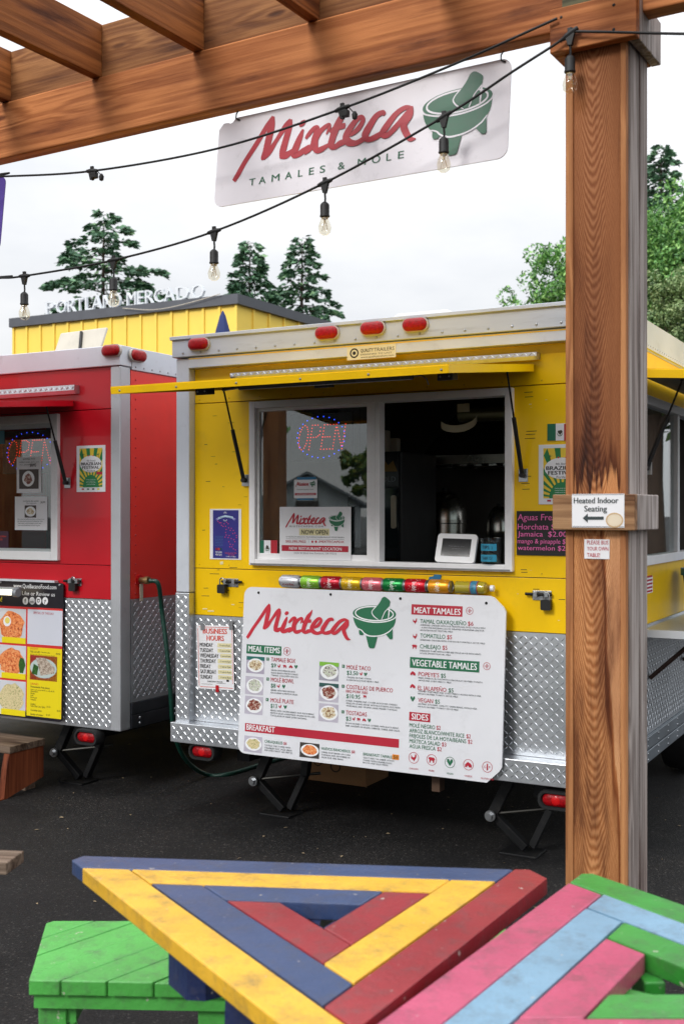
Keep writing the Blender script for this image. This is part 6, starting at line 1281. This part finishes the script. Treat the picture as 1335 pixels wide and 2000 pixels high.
F2, N2, G2 = (0.578, 2.70), (-0.058, 1.715), (1.262, 1.715)
tri_table('triangular table of pink, pale blue and green painted planks', [F2, G2, N2], [(TG, TL, TG), (TL, TP, TG), (TP, TL, TP)], 0.0955, ZTAB-0.001, 0.038, (0.025, 0.03, 0.03), TG)
def bench(label, poly, d, z, w, mat):
    cx, cy = sum(p[0] for p in poly)/len(poly), sum(p[1] for p in poly)/len(poly); t = thing('bench', label, 'bench', Matrix.Translation((cx, cy, 0)), 'green painted benches'); P = [(p[0]-cx, p[1]-cy) for p in poly]
    l = math.hypot(*d); n = (-d[1]/l, d[0]/l); s = [n[0]*p[0]+n[1]*p[1] for p in P]; k = min(s)-0.03
    while k < max(s):
        Q = clip(clip(P, n, k+w-0.002), (-n[0], -n[1]), -(k+0.002)); k += w
        if len(Q) < 3: continue
        if abs(sum(Q[i][0]*Q[(i+1) % len(Q)][1]-Q[(i+1) % len(Q)][0]*Q[i][1] for i in range(len(Q))))/2 < 0.0006: continue
        m = MB(); m.prism(Q, z-0.038, z-random.uniform(0, 0.002), ax=2); o = fixnormals(m.build('plank', mat, t)); bv = o.modifiers.new('bevel', 'BEVEL'); bv.width = 0.003; bv.segments = 2; bv.limit_method = 'ANGLE'; bv.angle_limit = R(35)
    m = MB(); R2 = [(p[0]*0.965, p[1]*0.93) for p in P]; m.prism(R2, z-0.075, z-0.039, ax=2); fixnormals(m.build('frame', mat, t))
    for i, p in enumerate(P):
        x, y = p[0]*0.80, p[1]*0.72; m = MB(); m.box(x-0.035, x+0.035, y-0.02, y+0.02, 0, z-0.076); m.build('leg', mat, t, bev=0.003)
    m = MB(); x0, x1 = min(p[0] for p in P)*0.78, max(p[0] for p in P)*0.78; m.box(x0+0.036, x0+0.10, min(p[1] for p in P)*0.70, max(p[1] for p in P)*0.7, z-0.125, z-0.0765); m.build('brace', mat, t)
    return t
gv = lambda x, y: tuple(gnd(x, y, 0.45)[:2])
a_, b_ = gv(68, 1868), gv(263, 1801)
bench('light green plank bench tucked under the blue and yellow table', [gv(92, 1798), gv(57, 1914), gv(452, 1921), gv(500, 1797)], (b_[0]-a_[0], b_[1]-a_[1]), 0.45, 0.09, TG2)
p = [gv(905, 1868), gv(975, 1812), gv(1075, 1830), gv(1010, 1890)]
bench('light green bench glimpsed in the gap between both tables', p, (p[1][0]-p[0][0], p[1][1]-p[0][1]), 0.45, 0.14, TG2)

# ------------------------------------------------------------------ yellow hall behind, with roof letters
D_ = 17.0; HB = Fr(((462-CX)/FPX*D_, D_, 0), A); hz1 = 1.6 + (CY-575)/FPX*D_
HY = pm('hall_yellow', '#f5d35a', 0.6, var=0.06, scale=1.2, dirt=0.05); HT = pm('hall_trim', '#54565c', 0.5, 0.3, var=0.1)
HBd = thing('market_hall', 'yellow board clad hall with dark roof edge and white roof letters', 'building', HB.M)
xl = HB.at(28, 620)[0]; xl = xl*1.0; dp = 9.0; tr = 0.15
m = MB(); m.box(xl, 0.0, 0.0, dp, 0.0, hz1-tr); m.build('wall', HY, HBd)
m = MB(); m.box(xl-0.06, 0.06, -0.06, dp+0.06, hz1-tr+0.001, hz1); m.build('roof_edge', HT, HBd)
nb = 15
for i in range(nb+1):
    x = xl + (0-xl)*i/nb; m = MB(); m.box(x-0.02, x+0.02, -0.025, -0.001, 0.05, hz1-tr-0.002); m.build('batten', HY, HBd)
for i in range(1, 20):
    m = MB(); m.box(0.001, 0.025, i*0.45-0.02, i*0.45+0.02, 0.05, hz1-tr-0.002); m.build('batten', HY, HBd)
# faint old mural on the side wall
mm = MB()
for i in range(9):
    y_, z_ = random.uniform(0.6, 6.5), random.uniform(2.8, hz1-0.5); mm.add([(0.003+i*0.0004, y_+random.uniform(.5, 1.1)*math.cos(R(a)), z_+random.uniform(.2, .45)*math.sin(R(a))) for a in range(0, 360, 30)], [tuple(range(12))])
mm.build('mural', pm('mural_cream', '#e6cf8e', 0.6, var=0.1), HBd, kind='stuff')
LW = pm('letter_white', '#d6dade', 0.5, 0.1)
sg = bpy.data.objects.new('roof_sign', None); C.objects.link(sg); sg.parent = HBd
zl = HB.at(398, 566, 0.1)[1]; hl = HB.at(398, 539, 0.1)[1]-zl
for ch, a0, a1 in (('P', 89, 106), ('O', 109, 129), ('R', 132, 147), ('T', 148, 163), ('L', 166, 178), ('A', 179, 198), ('N', 201, 217), ('D', 219, 235), ('M', 247, 265), ('E', 268, 280), ('R', 283, 299), ('C', 300, 319), ('A', 320, 340), ('D', 344, 368), ('O', 373, 398)):
    q = MB(); q.text(ch, HB.at(a0, 590, 0.1)[0], 0, HB.at(a1, 590, 0.1)[0], hl, 0.1, 0.0); 
    o = q.build('letter', LW, sg); o.location = (0, 0, hz1+0.035); so_ = o.modifiers.new('solid', 'SOLIDIFY'); so_.thickness = 0.05
m = MB(); m.box(HB.at(88, 600, 0.1)[0], HB.at(398, 600, 0.1)[0], 0.1, 0.14, hz1+0.001, hz1+0.034); m.build('rail', LW, sg)
# festoon wire looped along the hall front
pts = [HB.at(x, y, -0.1) for x, y in ((240, 602), (300, 605), (360, 594), (430, 574))]
m = MB(); m.tube(cr([(p[0], -0.1, p[1]) for p in pts], 6), 0.006, 5); m.build('festoon', pm('festoon', '#b9b2a4', 0.6), HBd)
# closed parasol behind the trailers
F = Fr((ray(435, 640, 11.5).x, 11.5, 0), 0); zt3 = ray(435, 607, 11.5).z
t = thing('closed_parasol', 'furled navy blue parasol standing behind the trailers', 'parasol', F.M)
m = MB(); m.lathe([(0.11, zt3-1.5), (0.13, zt3-1.2), (0.085, zt3-0.25), (0.03, zt3-0.05), (0.005, zt3)], 10); m.build('canopy', pm('navy_canvas', '#1c2c5c', 0.8, var=0.1), t, smooth=25)
m = MB(); m.lathe([(0.02, 0.0), (0.02, zt3-1.5)], 10); m.build('pole', ZINC, t); m = MB(); m.lathe([(0.25, 0.0), (0.25, 0.06), (0.04, 0.08)], 20); m.build('base', DSTEEL, t)

# ------------------------------------------------------------------ trees
CON = [pm('needles_dark', '#42644c', 0.75), pm('needles_mid', '#5d8560', 0.7), pm('needles_light', '#88ab7e', 0.7)]
BARK = pm('bark', '#3f3128', 0.9, var=0.25, scale=12, bump=0.4, bscale=30)
def conifer(px, ytop, D, label, rmax, zb=1.5, dens=1.0, droop=0.25, gaps=0.0, seed=1):
    rnd = random.Random(seed); base = Vector(((px-CX)/FPX*D, D, 0)); H = CAMH + (CY-ytop)/FPX*D
    t = thing('conifer_tree', label, 'tree', Matrix.Translation(base), 'tall conifers behind the trailers')
    m = MB(); m.tube([(0, 0, 0), (0.03, 0, H*0.3), (-0.04, 0.02, H*0.65), (0, 0, H*0.97)], 0.2, 9, rr=[H*0.018, H*0.014, H*0.008, 0.015]); m.build('trunk', BARK, t, smooth=50)
    mb = MB(); lb = MB(); n = int(H*15*dens); 
    for i in range(n):
        f = (i+rnd.random())/n; z = zb + (H-zb)*f; rr_ = rmax*(1-f)**0.7*rnd.uniform(0.6, 1.12) + 0.14
        if rnd.random() < gaps: rr_ *= rnd.uniform(0.3, 0.6)
        az = i*2.399963 + rnd.uniform(-.4, .4); dx, dy = math.cos(az), math.sin(az); up = rnd.uniform(0.0, 0.28)
        tip = lambda s: Vector((dx*rr_*s, dy*rr_*s, z + up*rr_*s - droop*rr_*s*s*1.4))
        lb.tube([tip(0), tip(0.5), tip(0.95)], 0.02, 4, rr=[0.035*(1-f)+0.012, 0.02*(1-f)+0.008, 0.005], cap=False)
        k = max(8, int(rr_*66))
        for j in range(k):
            s = 0.12 + 0.88*math.sqrt(rnd.random()); c = tip(s); sp2 = 0.32*rr_*(1.05-s)+0.07
            side = rnd.uniform(-1, 1); c = c + Vector((-dy*side*sp2, dx*side*sp2, rnd.uniform(-0.10, 0.05)))
            L_ = rnd.uniform(0.12, 0.30); yaw_ = az + side*0.9 + rnd.uniform(-.5, .5); d = Vector((math.cos(yaw_), math.sin(yaw_), rnd.uniform(-0.6, 0.15))).normalized()
            w_ = d.cross(Vector((rnd.uniform(-1, 1), rnd.uniform(-1, 1), rnd.uniform(-1, 1)))).normalized()*L_*rnd.uniform(0.2, 0.36); mb.m = min(2, int(abs(rnd.gauss(0.7, 0.75))))
            mb.add([c, c+d*L_*0.45+w_, c+d*L_, c+d*L_*0.45-w_], [(0,1,2,3)])
    lb.build('branches', BARK, t, kind='stuff'); mb.build('crown', CON, t, kind=None)
    return t
conifer(203, 412, 36, 'broad ragged cedar rising behind the hall letters', 4.6, 2.5, 0.8, 0.16, 0.35, seed=11)
conifer(488, 470, 40, 'dense conifer standing behind the corner of the hall', 2.6, 3.0, 1.0, 0.22, 0.2, seed=12)
conifer(590, 462, 42, 'slim conifer with sparse tiers near the yellow trailer roof', 3.2, 3.0, 0.75, 0.22, 0.35, seed=13)
conifer(1290, 285, 40, 'tall dark spire conifer beyond the timber post', 2.9, 4.0, 1.0, 0.25, 0.1, seed=14)
def leafy(base, blobs, label, mats, n, ls, seed, group='leafy trees beyond the trailers', trunk=True):
    rnd = random.Random(seed); t = thing('leafy_tree', label, 'tree', Matrix.Translation(base), group)
    zc = sum(b[2] for b in blobs)/len(blobs)
    m = MB(); m.tube([(0, 0, 0), (0.05, 0, zc*0.4), (0, 0.05, zc*0.8), (0.05, 0, zc)], 0.2, 9, rr=[0.24, 0.18, 0.13, 0.06]); m.build('trunk', BARK, t, smooth=50)
    lm = MB()
    for b in blobs: lm.tube([(0, 0, zc*0.55), (b[0]*0.5, b[1]*0.5, (zc*0.55+b[2])/2+0.1), (b[0], b[1], b[2])], 0.05, 6, rr=[0.09, 0.05, 0.02])
    lm.build('limbs', BARK, t, kind='stuff'); mb = MB(); tot = sum(b[3]**2 for b in blobs)
    for b in blobs:
        subs = [(b[0]+rnd.gauss(0, .5)*b[3], b[1]+rnd.gauss(0, .5)*b[3], b[2]+rnd.gauss(0, .42)*b[3], b[3]*rnd.uniform(.22, .42)) for _ in range(16)]
        for j in range(int(n*b[3]**2/tot)):
            q = rnd.choice(subs); d = Vector((rnd.gauss(0, 1), rnd.gauss(0, 1), rnd.gauss(0, 1))).normalized(); c = Vector(q[:3]) + d*q[3]*rnd.uniform(0.7, 1.05)
            e = (d + Vector((rnd.gauss(0, .6), rnd.gauss(0, .6), rnd.gauss(0, .6)-0.3))).normalized(); u = e.cross(Vector((rnd.gauss(0, 1), rnd.gauss(0, 1), rnd.gauss(0, 1)))).normalized(); v = e.cross(u); s = ls*rnd.uniform(.6, 1.3)
            mb.m = rnd.choice((0, 1, 1, 2)); mb.add([c-u*s, c+v*s*0.45-u*s*0.1, c+u*s, c-v*s*0.45-u*s*0.1], [(0,1,2,3)])
    mb.build('crown', mats, t)
    return t
GR = [pm('leaf_dark', '#3f6d33', 0.55), pm('leaf_mid', '#5f9347', 0.55), pm('leaf_light', '#86b35c', 0.5)]
GL = [pm('leaf_olive', '#55703f', 0.6), pm('leaf_sage', '#728a55', 0.6), pm('leaf_pale', '#8f9f6c', 0.6)]
D = 30.0; bs = Vector(((1240-CX)/FPX*D, D, 0))
blobs = []
for px, py, r in ((1060, 575, 0.85), (1100, 545, 1.0), (1160, 520, 1.3), (1230, 500, 1.4), (1290, 485, 1.2), (1340, 470, 1.3), (1390, 500, 1.3), (1200, 600, 1.5), (1320, 570, 1.5), (1045, 590, 0.5)):
    P = ray(px, py, D); blobs.append((P.x-bs.x, random.uniform(-.8, .8), P.z, r))
leafy(bs, blobs, 'wide bright green leafy tree behind the yellow trailer', GR, 34000, 0.062, 5)
D = 21.0; bs = Vector(((1345-CX)/FPX*D, D, 0)); blobs = []
for px, py, r in ((1300, 590, 0.45), (1330, 560, 0.5), (1290, 640, 0.5), (1340, 630, 0.7), (1380, 590, 0.7), (1320, 690, 0.7), (1390, 670, 0.8)):
    P = ray(px, py, D); blobs.append((P.x-bs.x, random.uniform(-.3, .3), P.z, r))
leafy(bs, blobs, 'soft sage green tree just past the trailer roof', GL, 20000, 0.04, 6)

# what stands behind the photographer and shows in the window glass: a grey roofed house and trees
HH = Fr((-38.7, -17.8, 0), R(-121)); hs2 = thing('grey_house', 'grey shingled house across the lot reflected in the window', 'house', HH.M)
GW = pm('house_wall', '#d8dcde', 0.7, var=0.06); 
m = MB(); m.prism([(-2.4, 0), (2.4, 0), (2.4, 2.0), (0, 3.3), (-2.4, 2.0)], 0, 8, ax=1); fixnormals(m.build('wall', GW, hs2))
for s in (-1, 1):
    m = MB(); m.prism([(s*0.0, 3.31), (s*2.8, 1.79), (s*2.8, 1.91), (s*0.0, 3.43)], -0.4, 8.4, ax=1); fixnormals(m.build('roof', pm('shingle', '#8f9498', 0.85, var=0.15, scale=8, bump=0.3), hs2))
for x in (-1.4, 1.4):
    m = MB(); m.box(x-0.6, x+0.6, -0.05, -0.001, 0.8, 1.8); k = m.build('window', FRAME, hs2); m = MB(); m.box(x-0.5, x+0.5, -0.06, -0.051, 0.9, 1.7); m.build('pane', pm('dark_pane', '#1a2024', 0.1), k)
m = MB(); m.box(-0.5, 0.5, -0.05, -0.001, 0.02, 2.1); m.build('door', pm('house_door', '#4a3a30', 0.6), hs2)
leafy(Vector((-33.0, -17.6, 0)), [(0, 0, 3.2, 0.9), (0.7, 0.4, 2.8, 0.8), (-0.6, 0.4, 3.6, 0.7), (0.1, -0.4, 4.1, 0.5)], 'yellowing tree beside the grey house across the lot', [pm('leaf_gold', '#8a8a2e', 0.6), pm('leaf_lime', '#6f8a34', 0.6), pm('leaf_dark', '#3f6d33', 0.55)], 5000, 0.16, 8, 'trees across the lot')
leafy(Vector((-36.5, -11.6, 0)), [(0, 0, 5.0, 2.2), (1.5, 0.5, 4.0, 1.6), (-1.4, 0.6, 5.5, 1.6), (0.2, -0.6, 7.0, 1.6)], 'dark green tree beside the grey house across the lot', GR, 5000, 0.16, 9, 'trees across the lot')
leafy(Vector((11.5, 17.0, 0)), [(0, 0, 5.0, 2.4), (2.0, 0.5, 4.0, 1.8), (-1.8, 0.6, 5.5, 1.9), (0.2, -0.6, 7.0, 1.8)], 'large green tree facing the right flank of yellow trailer', GR, 6000, 0.17, 10, 'trees across the lot')

# scraps of leaf and grit on the asphalt
rl = random.Random(21); lt = MB()
for i in range(150):
    x_, y_ = rl.uniform(-2.4, 2.6), rl.uniform(2.6, 8.0); a_ = rl.uniform(0, 6.28); l_ = rl.uniform(0.004, 0.016); w_ = l_*rl.uniform(0.2, 0.6); c_, s_ = math.cos(a_), math.sin(a_)
    lt.add([(x_-c_*l_, y_-s_*l_, 0.003), (x_-s_*w_, y_+c_*w_, 0.006), (x_+c_*l_, y_+s_*l_, 0.003), (x_+s_*w_, y_-c_*w_, 0.0045)], [(0,1,2), (0,2,3)])
o = lt.build('litter', pm('dry_leaf', '#8a7a60', 0.8, var=0.4, scale=3), None, kind='stuff'); o['label'] = 'scattered specks of dry leaf and grit on the asphalt'; o['category'] = 'litter'
